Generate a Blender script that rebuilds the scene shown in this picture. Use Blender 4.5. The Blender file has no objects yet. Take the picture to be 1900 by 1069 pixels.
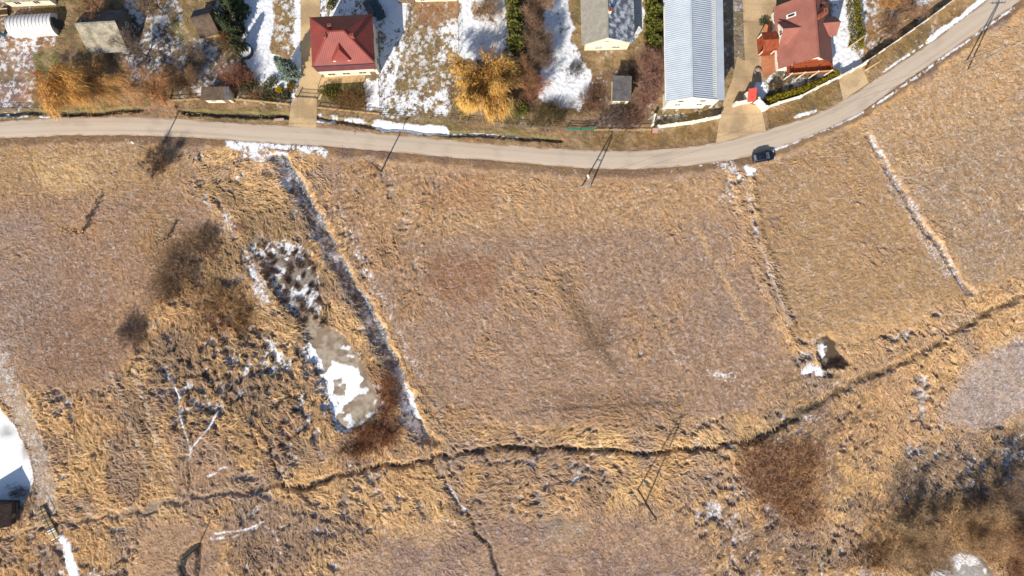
import bpy, bmesh, math, random
import numpy as np
from mathutils import Vector, Matrix

# ------------------------------------------------------------------ camera, sky, sun, exposure
scene = bpy.context.scene
COL = scene.collection
H_CAM = 120.0
cam_d = bpy.data.cameras.new('camera'); cam = bpy.data.objects.new('camera', cam_d); COL.objects.link(cam)
cam.location = (0, 0, H_CAM); cam.rotation_euler = (0, 0, 0)
cam_d.sensor_width = 36.0; cam_d.lens = 36.0 * 1200.0 / 1900.0
cam_d.clip_start = 1.0; cam_d.clip_end = 3000.0
scene.camera = cam

SUN_EL = math.radians(36.0); SUN_AZ = math.radians(26.8)      # shadows fall 26.8 deg east of north
world = bpy.data.worlds.new('World'); scene.world = world; world.use_nodes = True
wn = world.node_tree.nodes; wl = world.node_tree.links
sky = wn.new('ShaderNodeTexSky'); sky.sky_type = 'NISHITA'; sky.sun_disc = False
sky.sun_elevation = SUN_EL; sky.sun_rotation = math.pi + SUN_AZ
sky.air_density = 1.0; sky.dust_density = 0.6; sky.ozone_density = 1.2
wl.new(sky.outputs[0], wn['Background'].inputs[0]); wn['Background'].inputs[1].default_value = 0.11
sd = bpy.data.lights.new('sun', 'SUN'); sun = bpy.data.objects.new('sun', sd); COL.objects.link(sun)
sd.energy = 5.0; sd.angle = math.radians(0.5); sd.color = (1.0, 0.93, 0.82)
dvec = Vector((math.sin(SUN_AZ) * math.cos(SUN_EL), math.cos(SUN_AZ) * math.cos(SUN_EL), -math.sin(SUN_EL)))
sun.rotation_euler = dvec.to_track_quat('-Z', 'Y').to_euler(); sun.location = (-60, -120, 100)
scene.view_settings.view_transform = 'Standard'; scene.view_settings.look = 'None'
scene.view_settings.exposure = 0.2; scene.view_settings.gamma = 1.0

# ------------------------------------------------------------------ small helpers
K_ALB = 1.12
def lin(c):
    a = np.array(c, dtype=float) / 255.0
    return np.where(a <= 0.04045, a / 12.92, ((a + 0.055) / 1.055) ** 2.4) / K_ALB
def G(u, v, z=0.0):                     # ground position under photo pixel
    return Vector(((u - 950) / 10.0, (534.5 - v) / 10.0, z))
def P(u, v, z=0.0):                     # real position of a point seen at photo pixel (u, v) that stands z metres up
    s = (H_CAM - z) / H_CAM
    return Vector(((u - 950) / 10.0 * s, (534.5 - v) / 10.0 * s, z))
def GP(pts, z=0.0): return [G(u, v, z) for u, v in pts]

def tag(o, label=None, cat=None, group=None, kind=None):
    if label: o['label'] = label
    if cat: o['category'] = cat
    if group: o['group'] = group
    if kind: o['kind'] = kind
    return o
def thing(name, label, cat, loc=(0, 0, 0), rz=0.0, group=None):
    o = bpy.data.objects.new(name, None); COL.objects.link(o)
    o.empty_display_size = 0.5; o.location = loc; o.rotation_euler = (0, 0, rz)
    return tag(o, label, cat, group)
def copy_tree(o, parent=None):
    c = o.copy(); COL.objects.link(c)
    if parent: c.parent = parent
    for ch in list(o.children): copy_tree(ch, c)
    return c

class MB:
    """collects shapes and links them as one mesh object"""
    def __init__(s): s.v = []; s.f = []; s.c = []
    def add(s, vs, fs, col=None):
        b = len(s.v); s.v += [tuple(p) for p in vs]; s.f += [tuple(b + i for i in f) for f in fs]
        s.c += [tuple(col) if col is not None else (1, 1, 1)] * len(vs); return s
    def box(s, x0, x1, y0, y1, z0, z1, col=None):
        vs = [(x0,y0,z0),(x1,y0,z0),(x1,y1,z0),(x0,y1,z0),(x0,y0,z1),(x1,y0,z1),(x1,y1,z1),(x0,y1,z1)]
        return s.add(vs, [(0,3,2,1),(4,5,6,7),(0,1,5,4),(1,2,6,5),(2,3,7,6),(3,0,4,7)], col)
    def tube(s, a, b, r0, r1=None, n=8, col=None):
        a = Vector(a); b = Vector(b); r1 = r0 if r1 is None else r1
        d = (b - a).normalized(); q = d.orthogonal().normalized(); w = d.cross(q)
        vs = []
        for p, r in ((a, r0), (b, r1)):
            for i in range(n):
                t = 2 * math.pi * i / n; vs.append(p + q * (r * math.cos(t)) + w * (r * math.sin(t)))
        fs = [(i, (i + 1) % n, n + (i + 1) % n, n + i) for i in range(n)]
        fs += [tuple(range(n))[::-1], tuple(range(n, 2 * n))]
        return s.add(vs, fs, col)
    def bar(s, a, b, w, h, col=None):       # rectangular bar from a to b
        a = Vector(a); b = Vector(b); d = (b - a).normalized()
        up = Vector((0, 0, 1))
        if abs(d.z) > 0.95: up = Vector((0, 1, 0))
        q = d.cross(up).normalized() * (w / 2); t = q.cross(d).normalized() * (h / 2)
        vs = [a-q-t, a+q-t, a+q+t, a-q+t, b-q-t, b+q-t, b+q+t, b-q+t]
        return s.add(vs, [(0,3,2,1),(4,5,6,7),(0,1,5,4),(1,2,6,5),(2,3,7,6),(3,0,4,7)], col)
    def slab(s, pts, t, col=None):          # roof panel: polygon with thickness t downwards
        n = len(pts); top = [Vector(p) for p in pts]
        nz = (top[1]-top[0]).cross(top[2]-top[0]).z
        if nz < 0: top = top[::-1]
        bot = [p - Vector((0, 0, t)) for p in top]
        fs = [tuple(range(n)), tuple(range(n, 2 * n))[::-1]]
        fs += [(i, n + i, n + (i + 1) % n, (i + 1) % n) for i in range(n)]
        return s.add(top + bot, fs, col)
    def prism(s, prof, y0, y1, col=None):   # profile in x,z extruded along y
        n = len(prof)
        vs = [(x, y0, z) for x, z in prof] + [(x, y1, z) for x, z in prof]
        fs = [tuple(range(n)), tuple(range(n, 2 * n))[::-1]] + [(i, n + i, n + (i + 1) % n, (i + 1) % n) for i in range(n)]
        return s.add(vs, fs, col)
    def build(s, name, mat, parent=None, loc=None, rz=None, smooth=False):
        me = bpy.data.meshes.new(name); me.from_pydata(s.v, [], s.f)
        at = me.attributes.new('Col', 'FLOAT_COLOR', 'POINT')
        arr = np.ones((len(s.v), 4), dtype=np.float32); arr[:, :3] = np.array(s.c, dtype=np.float32).reshape(-1, 3)
        at.data.foreach_set('color', arr.ravel())
        bm = bmesh.new(); bm.from_mesh(me); bmesh.ops.recalc_face_normals(bm, faces=bm.faces); bm.to_mesh(me); bm.free()
        if smooth:
            for p in me.polygons: p.use_smooth = True
        o = bpy.data.objects.new(name, me); COL.objects.link(o); me.materials.append(mat)
        if parent: o.parent = parent
        if loc is not None: o.location = loc
        if rz is not None: o.rotation_euler = (0, 0, rz)
        return o

def np_mesh(name, verts, faces, cols, mat, parent=None, smooth=False):
    """fast mesh from numpy arrays; faces is (n,3) or (n,4)"""
    me = bpy.data.meshes.new(name)
    verts = np.asarray(verts, dtype=np.float32); faces = np.asarray(faces, dtype=np.int32)
    k = faces.shape[1]
    me.vertices.add(len(verts)); me.vertices.foreach_set('co', verts.ravel())
    me.loops.add(faces.size); me.loops.foreach_set('vertex_index', faces.ravel())
    me.polygons.add(len(faces)); me.polygons.foreach_set('loop_start', np.arange(0, faces.size, k, dtype=np.int32))
    if smooth: me.polygons.foreach_set('use_smooth', np.ones(len(faces), dtype=bool))
    me.update(calc_edges=True)
    at = me.attributes.new('Col', 'FLOAT_COLOR', 'POINT')
    c = np.ones((len(verts), 4), dtype=np.float32); c[:, :3] = cols
    at.data.foreach_set('color', c.ravel())
    o = bpy.data.objects.new(name, me); COL.objects.link(o); me.materials.append(mat)
    if parent: o.parent = parent
    return o

# ------------------------------------------------------------------ materials
def new_mat(name):
    m = bpy.data.materials.new(name); m.use_nodes = True
    nt = m.node_tree; b = nt.nodes['Principled BSDF']
    return m, nt, b
def n_(nt, t, **kw):
    x = nt.nodes.new(t)
    for k, v in kw.items(): setattr(x, k, v)
    return x
def mat_attr(name, rough=0.9, spec=0.15, nscale=5.0, amp=0.25, bump=0.0, trans=0.0):
    """colour from the mesh's own Col attribute, broken up with noise"""
    m, nt, b = new_mat(name); L = nt.links
    a = n_(nt, 'ShaderNodeAttribute', attribute_name='Col')
    tc = n_(nt, 'ShaderNodeTexCoord')
    nz = n_(nt, 'ShaderNodeTexNoise'); nz.inputs['Scale'].default_value = nscale; nz.inputs['Detail'].default_value = 4
    L.new(tc.outputs['Object'], nz.inputs['Vector'])
    mr = n_(nt, 'ShaderNodeMapRange'); mr.inputs[1].default_value = 0.25; mr.inputs[2].default_value = 0.75
    mr.inputs[3].default_value = 1 - amp; mr.inputs[4].default_value = 1 + amp
    L.new(nz.outputs[0], mr.inputs[0])
    mx = n_(nt, 'ShaderNodeVectorMath', operation='SCALE')
    L.new(a.outputs['Color'], mx.inputs[0]); L.new(mr.outputs[0], mx.inputs['Scale'])
    L.new(mx.outputs[0], b.inputs['Base Color'])
    b.inputs['Roughness'].default_value = rough; b.inputs['Specular IOR Level'].default_value = spec
    if bump:
        bp = n_(nt, 'ShaderNodeBump'); bp.inputs['Strength'].default_value = bump; bp.inputs['Distance'].default_value = 0.05
        L.new(nz.outputs[0], bp.inputs['Height']); L.new(bp.outputs[0], b.inputs['Normal'])
    return m
def mat_proc(name, c1, c2, scale=1.5, rough=0.85, spec=0.2, contrast=(0.35, 0.65), rib=None, metal=0.0, ribs=0.5, detail=6.0, dirt=None, dirt_amt=0.3):
    """two-tone weathered surface, optional ribs across local axis rib=('X'|'Y', spacing)"""
    m, nt, b = new_mat(name); L = nt.links
    tc = n_(nt, 'ShaderNodeTexCoord')
    nz = n_(nt, 'ShaderNodeTexNoise'); nz.inputs['Scale'].default_value = scale; nz.inputs['Detail'].default_value = detail
    L.new(tc.outputs['Object'], nz.inputs['Vector'])
    mr = n_(nt, 'ShaderNodeMapRange'); mr.inputs[1].default_value = contrast[0]; mr.inputs[2].default_value = contrast[1]
    L.new(nz.outputs[0], mr.inputs[0])
    mx = n_(nt, 'ShaderNodeMix', data_type='RGBA'); mx.inputs[6].default_value = (*c1, 1); mx.inputs[7].default_value = (*c2, 1)
    L.new(mr.outputs[0], mx.inputs[0])
    out = mx.outputs[2]
    if dirt is not None:
        n2 = n_(nt, 'ShaderNodeTexNoise'); n2.inputs['Scale'].default_value = scale * 4.3; n2.inputs['Detail'].default_value = 5
        L.new(tc.outputs['Object'], n2.inputs['Vector'])
        m2 = n_(nt, 'ShaderNodeMapRange'); m2.inputs[1].default_value = 0.5; m2.inputs[2].default_value = 0.7; m2.inputs[4].default_value = dirt_amt
        L.new(n2.outputs[0], m2.inputs[0])
        x2 = n_(nt, 'ShaderNodeMix', data_type='RGBA'); L.new(out, x2.inputs[6]); x2.inputs[7].default_value = (*dirt, 1)
        L.new(m2.outputs[0], x2.inputs[0]); out = x2.outputs[2]
    L.new(out, b.inputs['Base Color'])
    b.inputs['Roughness'].default_value = rough; b.inputs['Specular IOR Level'].default_value = spec; b.inputs['Metallic'].default_value = metal
    if rib:
        wv = n_(nt, 'ShaderNodeTexWave', wave_type='BANDS', bands_direction=rib[0]); wv.inputs['Scale'].default_value = 1.0 / rib[1] * 0.314
        wv.inputs['Distortion'].default_value = 0.0
        L.new(tc.outputs['Object'], wv.inputs['Vector'])
        bp = n_(nt, 'ShaderNodeBump'); bp.inputs['Strength'].default_value = ribs; bp.inputs['Distance'].default_value = 0.06
        L.new(wv.outputs[0], bp.inputs['Height']); L.new(bp.outputs[0], b.inputs['Normal'])
    return m
def A(*c): return tuple(float(x) for x in lin(c))

M = {}
M['ground'] = mat_attr('ground', 0.95, 0.08, 3.5, 0.16, 0.35)
M['grass'] = mat_attr('dry grass', 0.8, 0.15, 1.3, 0.12)
M['twig'] = mat_attr('twigs', 0.85, 0.15, 2.0, 0.2)
M['leaf'] = mat_attr('evergreen leaves', 0.7, 0.25, 2.5, 0.25)
M['asphalt'] = mat_attr('worn asphalt', 0.9, 0.2, 6.0, 0.06)
M['concrete'] = mat_attr('concrete paving', 0.9, 0.2, 2.2, 0.13)
M['ice'] = mat_attr('ice', 0.55, 0.3, 2.0, 0.08)
M['water'] = mat_proc('dark water', (0.03, 0.028, 0.022), (0.055, 0.05, 0.035), 0.8, 0.12, 0.5)
M['cream'] = mat_proc('cream render', A(250,240,215), A(236,222,192), 0.8, 0.9, 0.15, dirt=A(170,150,120), dirt_amt=0.2)
M['white'] = mat_proc('white render', A(255,250,235), A(240,230,212), 0.8, 0.9, 0.15, dirt=A(180,165,140), dirt_amt=0.18)
M['greywall'] = mat_proc('grey render', A(225,222,215), A(200,196,188), 0.8, 0.9, 0.15)
M['red_roof'] = mat_proc('red steel tile', A(152,72,62), A(136,64,58), 0.5, 0.5, 0.3, rib=('X', 0.36), ribs=0.25, dirt=A(120,62,58), dirt_amt=0.25)
M['maroon'] = mat_proc('maroon cladding', A(120,70,72), A(105,60,66), 0.7, 0.7, 0.3, rib=('X', 0.36))
M['rose_roof'] = mat_proc('faded red tile', A(170,110,94), A(152,98,86), 0.5, 0.6, 0.2, rib=('X', 0.36), ribs=0.3, dirt=A(120,80,78), dirt_amt=0.2)
M['oldslate'] = mat_proc('mossy fibre cement', A(178,168,148), A(132,126,110), 0.9, 0.95, 0.1, contrast=(0.4, 0.62), dirt=A(92,84,60), dirt_amt=0.55)
M['paleslate'] = mat_proc('pale fibre cement', A(172,165,152), A(152,146,134), 1.2, 0.95, 0.1, rib=('X', 0.3), dirt=A(120,112,98), dirt_amt=0.3)
M['snowslate_shaded'] = mat_proc('frosted shaded fibre cement', A(110,116,125), A(228,232,238), 1.0, 0.9, 0.15, contrast=(0.42, 0.62), rib=('X', 0.3), dirt=A(90,96,106), dirt_amt=0.5)  # snow over a darker, bluer copy of the pale roof, shade in colour
M['darkwall'] = mat_proc('dark boards', A(118,112,108), A(96,92,92), 1.2, 0.9, 0.15, rib=('Y', 0.3))
M['brownroof'] = mat_proc('weathered felt', A(118,100,84), A(92,78,68), 1.3, 0.95, 0.1, dirt=A(70,62,56), dirt_amt=0.5)
M['darkroof'] = mat_proc('dark felt and shaded slopes', A(112,106,104), A(86,82,84), 1.1, 0.9, 0.15, dirt=A(140,132,126), dirt_amt=0.4)  # felt; also north slopes of paler roofs, their shade put into colour
M['hutroof'] = mat_proc('dark brown boards', A(82,66,60), A(62,52,50), 1.5, 0.85, 0.2, rib=('X', 0.25))
M['steel'] = mat_proc('pale steel sheet', A(200,207,214), A(188,196,205), 0.6, 0.5, 0.35, metal=0.0, dirt=A(184,190,198), dirt_amt=0.3)
M['film'] = mat_proc('greenhouse film', A(244,240,236), A(224,220,218), 1.2, 0.4, 0.4, dirt=A(196,190,186), dirt_amt=0.35)
M['rib'] = mat_proc('grey tube', A(170,165,165), A(150,146,146), 3, 0.5, 0.4)
M['wood_red'] = mat_proc('red brown boards', A(166,84,50), A(134,64,40), 2.5, 0.7, 0.25)
M['wood'] = mat_proc('weathered wood', A(150,128,104), A(112,96,80), 3, 0.9, 0.15)
M['wood_pale'] = mat_proc('pale wood', A(226,192,132), A(200,166,112), 3, 0.85, 0.2)
M['brick'] = mat_proc('brick', A(170,100,78), A(140,82,66), 6, 0.9, 0.15)
M['cap'] = mat_proc('pale mortar cap', A(214,176,156), A(190,150,132), 4, 0.9, 0.15)
M['glass'] = mat_proc('window glass', (0.02, 0.025, 0.03), (0.035, 0.04, 0.05), 2, 0.08, 0.5)
M['dark'] = mat_proc('dark metal', (0.03, 0.03, 0.033), (0.05, 0.05, 0.05), 3, 0.6, 0.3)
M['polec'] = mat_proc('concrete pole', A(170,155,140), A(140,128,116), 3, 0.9, 0.15)
M['polew'] = mat_proc('tarred wood pole', A(110,92,78), A(84,70,60), 3, 0.9, 0.15)
M['carpaint'] = mat_proc('dark blue car paint', (0.010, 0.013, 0.022), (0.013, 0.016, 0.028), 1, 0.25, 0.5)
M['rubber'] = mat_proc('rubber', (0.02, 0.02, 0.02), (0.03, 0.03, 0.03), 4, 0.9, 0.2)
M['lampred'] = mat_proc('red lens', (0.35, 0.02, 0.02), (0.3, 0.02, 0.02), 4, 0.2, 0.5)
M['lampclear'] = mat_proc('clear lens', (0.7, 0.7, 0.7), (0.6, 0.6, 0.6), 4, 0.2, 0.5)
M['green_net'] = mat_proc('green mesh panel', A(60,140,115), A(48,118,98), 3, 0.8, 0.2)
M['teal'] = mat_proc('dark teal tarpaulin', A(58,84,90), A(46,68,76), 2, 0.6, 0.3, rib=('X', 0.4))
M['redbox'] = mat_proc('bright red sheet', A(206,82,68), A(194,74,62), 2, 0.6, 0.3)
M['wire'] = mat_proc('galvanised wire', A(140,130,118), A(120,112,104), 3, 0.6, 0.4)
M['snow'] = mat_proc('snow', (0.84, 0.85, 0.88), (0.78, 0.8, 0.84), 2, 0.8, 0.2)
M['blue'] = mat_proc('blue plastic', (0.04, 0.14, 0.2), (0.05, 0.16, 0.22), 2, 0.5, 0.4)
M['insul'] = mat_proc('porcelain', (0.6, 0.58, 0.55), (0.5, 0.48, 0.45), 2, 0.3, 0.5)

# ------------------------------------------------------------------ ground: one sheet, fine inside the view, coarse to the horizon
rng = np.random.default_rng(7)
STEP = 0.16
def axis(a, far):
    core = np.arange(-a, a + STEP / 2, STEP); out = []; s = STEP; x = a
    while x < far:
        s *= 1.28; x += s; out.append(x)
    out = np.array(out); return np.concatenate([-out[::-1], core, out])
gx = axis(103.0, 900.0); gy = axis(61.0, 900.0)
NX, NY = len(gx), len(gy)
X, Y = np.meshgrid(gx, gy)                       # shape (NY, NX)
U0 = 950 + X * 10; V0 = 534.5 - Y * 10           # photo pixel under each ground vertex

def hash2(ix, iy, seed):
    h = (ix.astype(np.int64) * 374761393 + iy.astype(np.int64) * 668265263 + seed * 1442695041) & 0xffffffff
    h = ((h ^ (h >> 13)) * 1274126177) & 0xffffffff
    return ((h ^ (h >> 16)) & 0xffffff).astype(np.float32) / 16777215.0
def vnoise(x, y, s, seed):
    x = x / s; y = y / s
    ix = np.floor(x); iy = np.floor(y); fx = x - ix; fy = y - iy
    fx = fx * fx * (3 - 2 * fx); fy = fy * fy * (3 - 2 * fy)
    a = hash2(ix, iy, seed); b = hash2(ix + 1, iy, seed); c = hash2(ix, iy + 1, seed); d = hash2(ix + 1, iy + 1, seed)
    return (a + (b - a) * fx) * (1 - fy) + (c + (d - c) * fx) * fy
def fbm(x, y, s, seed, o=4):
    t = 0; w = 0; a = 1.0
    for i in range(o):
        t = t + a * vnoise(x + 13.7 * i, y - 7.3 * i, s / 2 ** i, seed + i); w += a; a *= 0.5
    return t / w
def sst(a, b, x):
    t = np.clip((x - a) / (b - a), 0, 1); return t * t * (3 - 2 * t)
def uni(n):                                       # re-rank to a uniform 0..1 field
    smp = np.sort(n.ravel()[::37]); return np.searchsorted(smp, n).astype(np.float32) / len(smp)

w1 = fbm(X, Y, 2.2, 11, 3) - 0.5; w2 = fbm(X, Y, 2.2, 21, 3) - 0.5
U = U0 + w1 * 16; V = V0 + w2 * 16                # softly ragged borders
Us = U0 + w1 * 5; Vs = V0 + w2 * 5

def pdist(pts, U_, V_, maxd):
    """distance in photo pixels to a polyline, only near it"""
    pts = np.array(pts, dtype=float)
    D = np.full(U_.shape, 1e6, dtype=np.float32)
    for (x0, y0), (x1, y1) in zip(pts[:-1], pts[1:]):
        lo_u, hi_u = min(x0, x1) - maxd - 12, max(x0, x1) + maxd + 12
        lo_v, hi_v = min(y0, y1) - maxd - 12, max(y0, y1) + maxd + 12
        i0, i1 = np.searchsorted(gx, [(lo_u - 950) / 10, (hi_u - 950) / 10])
        j0, j1 = np.searchsorted(gy, [(534.5 - hi_v) / 10, (534.5 - lo_v) / 10])
        if i1 <= i0 or j1 <= j0: continue
        u = U_[j0:j1, i0:i1]; v = V_[j0:j1, i0:i1]
        dx, dy = x1 - x0, y1 - y0; L2 = dx * dx + dy * dy + 1e-9
        t = np.clip(((u - x0) * dx + (v - y0) * dy) / L2, 0, 1)
        d = np.hypot(u - x0 - t * dx, v - y0 - t * dy)
        D[j0:j1, i0:i1] = np.minimum(D[j0:j1, i0:i1], d)
    return D
def band(pts, w, soft=3.0, U_=None, V_=None):
    D = pdist(pts, U if U_ is None else U_, V if V_ is None else V_, w + soft + 2)
    return 1 - sst(w - soft, w + soft, D)
def poly(pts, soft=4.0, U_=None, V_=None):
    U_ = U if U_ is None else U_; V_ = V if V_ is None else V_
    pts = list(pts); a = np.array(pts, dtype=float)
    inside = np.zeros(U_.shape, dtype=bool)
    i0, i1 = np.searchsorted(gx, [(a[:, 0].min() - 25 - soft - 950) / 10, (a[:, 0].max() + 25 + soft - 950) / 10])
    j0, j1 = np.searchsorted(gy, [(534.5 - a[:, 1].max() - 25 - soft) / 10, (534.5 - a[:, 1].min() + 25 + soft) / 10])
    u = U_[j0:j1, i0:i1]; v = V_[j0:j1, i0:i1]; ins = np.zeros(u.shape, dtype=bool)
    for (x0, y0), (x1, y1) in zip(pts, pts[1:] + pts[:1]):
        if y0 == y1: continue
        c = ((y0 > v) != (y1 > v)) & (u < (x1 - x0) * (v - y0) / (y1 - y0) + x0)
        ins ^= c
    inside[j0:j1, i0:i1] = ins
    D = pdist(pts + pts[:1], U_, V_, soft + 4)
    sd = np.where(inside, D, -D)
    return sst(-soft, soft, sd).astype(np.float32)

# flow field the flattened grass lies along, and streaks drawn out along it
ang = (fbm(X, Y, 26.0, 31, 3) - 0.5) * 4.2 - 0.95 + (fbm(X, Y, 4.0, 35, 2) - 0.5) * 2.0 + (vnoise(X, Y, 0.8, 38) - 0.5) * 1.3
cs, sn = np.cos(ang), np.sin(ang)
def lic(seed, blob, steps, sc):
    src = fbm(X, Y, blob, seed, 1) + 0.8 * rng.random(X.shape, dtype=np.float32)
    jj, ii = np.meshgrid(np.arange(NY), np.arange(NX), indexing='ij')
    acc = src.copy(); wsum = 1.0
    for sg in (1, -1):
        pj = jj.astype(np.float32); pi = ii.astype(np.float32)
        for k in range(steps):
            a = np.clip(np.rint(pj), 0, NY - 1).astype(np.int32); b = np.clip(np.rint(pi), 0, NX - 1).astype(np.int32)
            pi = pi + sg * sc * cs[a, b]; pj = pj + sg * sc * sn[a, b]
            a = np.clip(np.rint(pj), 0, NY - 1).astype(np.int32); b = np.clip(np.rint(pi), 0, NX - 1).astype(np.int32)
            w = 1 - 0.6 * k / steps
            acc = acc + w * src[a, b]; wsum += w
    acc = acc / wsum; acc = acc - acc.mean(); return (acc / acc.std()).astype(np.float32)
L1 = lic(51, 0.36, 3, 0.9)                        # fine streaks
L2 = lic(61, 0.75, 6, 1.0)                        # tussock streaks
L1 = np.clip(L1, -2.5, 2.5); L2 = np.clip(L2, -2.5, 2.5)
big = fbm(X, Y, 22.0, 71, 4); mid = fbm(X, Y, 6.0, 81, 4); fine = fbm(X, Y, 0.9, 91, 3); spk = rng.random(X.shape, dtype=np.float32)

def soft_c(c):
    a = lin(c); l = a @ np.array([0.25, 0.6, 0.15]); return l + (a - l) * 0.82
col = np.empty(X.shape + (3,), dtype=np.float32)
rough = np.full(X.shape, 0.35, dtype=np.float32)  # how tall and tangled the grass is
snowd = np.full(X.shape, 0.0, dtype=np.float32)   # share of the ground under snow
height = ((fbm(X, Y, 16.0, 101, 3) - 0.5) * 0.35).astype(np.float32)
flat = np.zeros(X.shape, dtype=np.float32)
def paint(mask, c, amt=1.0):
    global col
    m = (mask * amt)[..., None]; col = col * (1 - m) + np.array(soft_c(c), dtype=np.float32) * m
def setr(mask, r):
    global rough
    rough = rough * (1 - mask) + r * mask
def snow(mask, d):
    global snowd
    snowd = snowd * (1 - mask) + d * mask

ROAD_UP = [(-260,246),(-60,229),(0,225),(90,220),(159,217.5),(270,218),(337,221.6),(480,231),(586,235),(726,250),(820,258),(900,265.7),(1000,274),(1089,278.5),(1150,280),(1203,279),(1270,273),(1328,264),(1405,245.5),(1485,222),(1550,193.7),(1612,155.8),(1730,77),(1831,0),(1990,-120),(2200,-280)]
ROAD_LO = [(-260,276),(-60,260),(0,256.6),(90,253),(153,251),(318,253.4),(480,264.6),(599,271.6),(726,282),(820,291),(920,299),(1000,306),(1082,312),(1150,314.5),(1203,313),(1304,305),(1398,288),(1490,258.5),(1572,222.5),(1601,206),(1676,153),(1791,76),(1892,1.5),(2060,-122),(2260,-280)]
ROAD_POLY = ROAD_UP + ROAD_LO[::-1]
# base coat everywhere
col[:] = lin((176,136,98))
paint(sst(0.42, 0.62, big), (166,130,106), 0.8)
paint(sst(0.45, 0.7, mid), (196,150,98), 0.55)

# --- south of the road
FIELD_A = [(-400,258),(300,258),(400,330),(395,400),(330,470),(290,560),(250,640),(210,720),(60,730),(-10,690),(-400,700)]
FIELD_B = [(590,290),(900,310),(1200,320),(1350,310),(1380,420),(1440,600),(1490,690),(1420,760),(1250,790),(1000,800),(830,800),(770,720),(700,560),(640,430)]
FIELD_C = [(1395,315),(1480,275),(1590,235),(1650,330),(1720,420),(1800,540),(1700,600),(1580,640),(1500,640),(1450,545),(1410,430)]
FIELD_D = [(1590,235),(1700,165),(1900,25),(2300,-200),(2300,400),(1900,520),(1805,535),(1715,400),(1650,310)]
mA = poly(FIELD_A, 14); mB = poly(FIELD_B, 14); mC = poly(FIELD_C, 10); mD = poly(FIELD_D, 10)
SOUTH = poly([(-3000,256)] + ROAD_LO + [(9000,-2600),(9000,9000),(-9000,9000),(-9000,256)], 4)
setr(SOUTH, 0.9)
paint(mA, (170,134,106), 0.75); setr(mA, 0.34)
paint(mA * sst(0.5, 0.66, mid), (188,142,92), 0.5)
paint(poly([(-300,258),(340,258),(340,330),(200,370),(60,360),(-300,380)], 25), (192,152,92), 0.6)
paint(poly([(60,300),(150,290),(180,330),(140,360),(80,345)], 12), (222,180,116), 0.6)
paint(poly([(260,330),(330,330),(330,480),(230,470)], 25), (164,126,72), 0.45)
paint(poly([(-200,430),(60,400),(120,520),(60,660),(-200,680)], 30), (160,134,118), 0.55)
paint(poly([(70,580),(200,570),(220,700),(60,720)], 25), (146,110,86), 0.5)
paint(mB, (172,138,110), 0.85); setr(mB, 0.45)
paint(mB * sst(0.5, 0.7, mid), (198,150,98), 0.6)
paint(poly([(620,300),(900,318),(1200,330),(1340,322),(1350,400),(1200,420),(900,430),(700,420)], 28), (204,158,100), 0.6)
paint(poly([(760,330),(910,320),(920,390),(780,380)], 14), (176,124,80), 0.5)
paint(poly([(800,470),(920,480),(920,560),(840,580),(790,520)], 12), (160,112,78), 0.8)
paint(poly([(740,560),(1000,540),(1060,700),(800,720)], 30), (176,138,108), 0.5)
paint(band([(1042,515),(1060,560),(1090,615),(1135,675)], 12, 12), (124,96,70), 0.7)
paint(poly([(1080,590),(1140,590),(1135,650),(1100,650)], 10), (122,94,70), 0.55)
paint(poly([(1320,555),(1390,560),(1380,610),(1330,610)], 16), (156,130,116), 0.6)
paint(poly([(1030,720),(1260,730),(1260,770),(1040,780)], 12), (146,110,84), 0.65)
paint(mC, (184,146,98), 0.85); setr(mC, 0.36)
paint(mC * sst(0.5, 0.68, mid), (168,126,84), 0.5)
paint(mD, (182,148,108), 0.85); setr(mD, 0.36)
paint(mD * sst(0.48, 0.66, mid), (192,148,92), 0.5)
paint(poly([(1640,330),(1900,250),(1960,420),(1800,530),(1720,420)], 30), (170,140,112), 0.5)
paint(poly([(1600,210),(1900,20),(1980,60),(1880,200),(1700,260),(1620,250)], 20), (206,160,104), 0.5)
# straw belts: road verges, stream banks, ditch banks
STREAM = [(2300,400),(2050,490),(1900,550),(1831,580),(1764,617),(1697,658),(1629,691.5),(1575,712),(1521,744),(1478,772),(1427,803),(1394,819),(1360,824),(1284,833),(1257,829),(1190,845),(1146,836),(1100,831),(1048,836),(985,833),(927,826),(880,836),(860,840),(803,851),(766,860),(723,866),(640,878),(588,897),(535,908),(501,908),(440,915),(348,920),(308,935),(261,949),(215,958),(172,963),(148,968),(110,972),(40,985),(-100,1010),(-400,1060)]
DITCH = [(521,284),(528,300),(545,328),(590,405),(618,450),(640,492),(663,532),(685,572),(703,612),(716,642),(730,672),(742,695),(757,735),(772,775),(790,808),(800,828)]
belt = band([(u, v - 18) for u, v in STREAM], 26, 14)
paint(belt, (222,172,106), 0.7)
reed = SOUTH * (1 - np.maximum.reduce([mA, mB, mC, mD]))
paint(reed, (226,176,110), 0.75)
paint(reed * sst(0.48, 0.62, mid), (172,144,126), 0.85)
paint(reed * sst(0.5, 0.62, fbm(X, Y, 9.0, 83, 3)), (236,188,118), 0.6)
paint(reed * sst(0.52, 0.62, fbm(X, Y, 5.0, 87, 3)), (156,126,108), 0.7)
paint(poly([(1440,640),(1700,560),(1800,560),(1560,700)], 20), (220,170,104), 0.5)
paint(poly([(1540,740),(1780,640),(1800,700),(1740,800),(1600,860),(1540,830)], 20), (222,170,106), 0.6)
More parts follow.
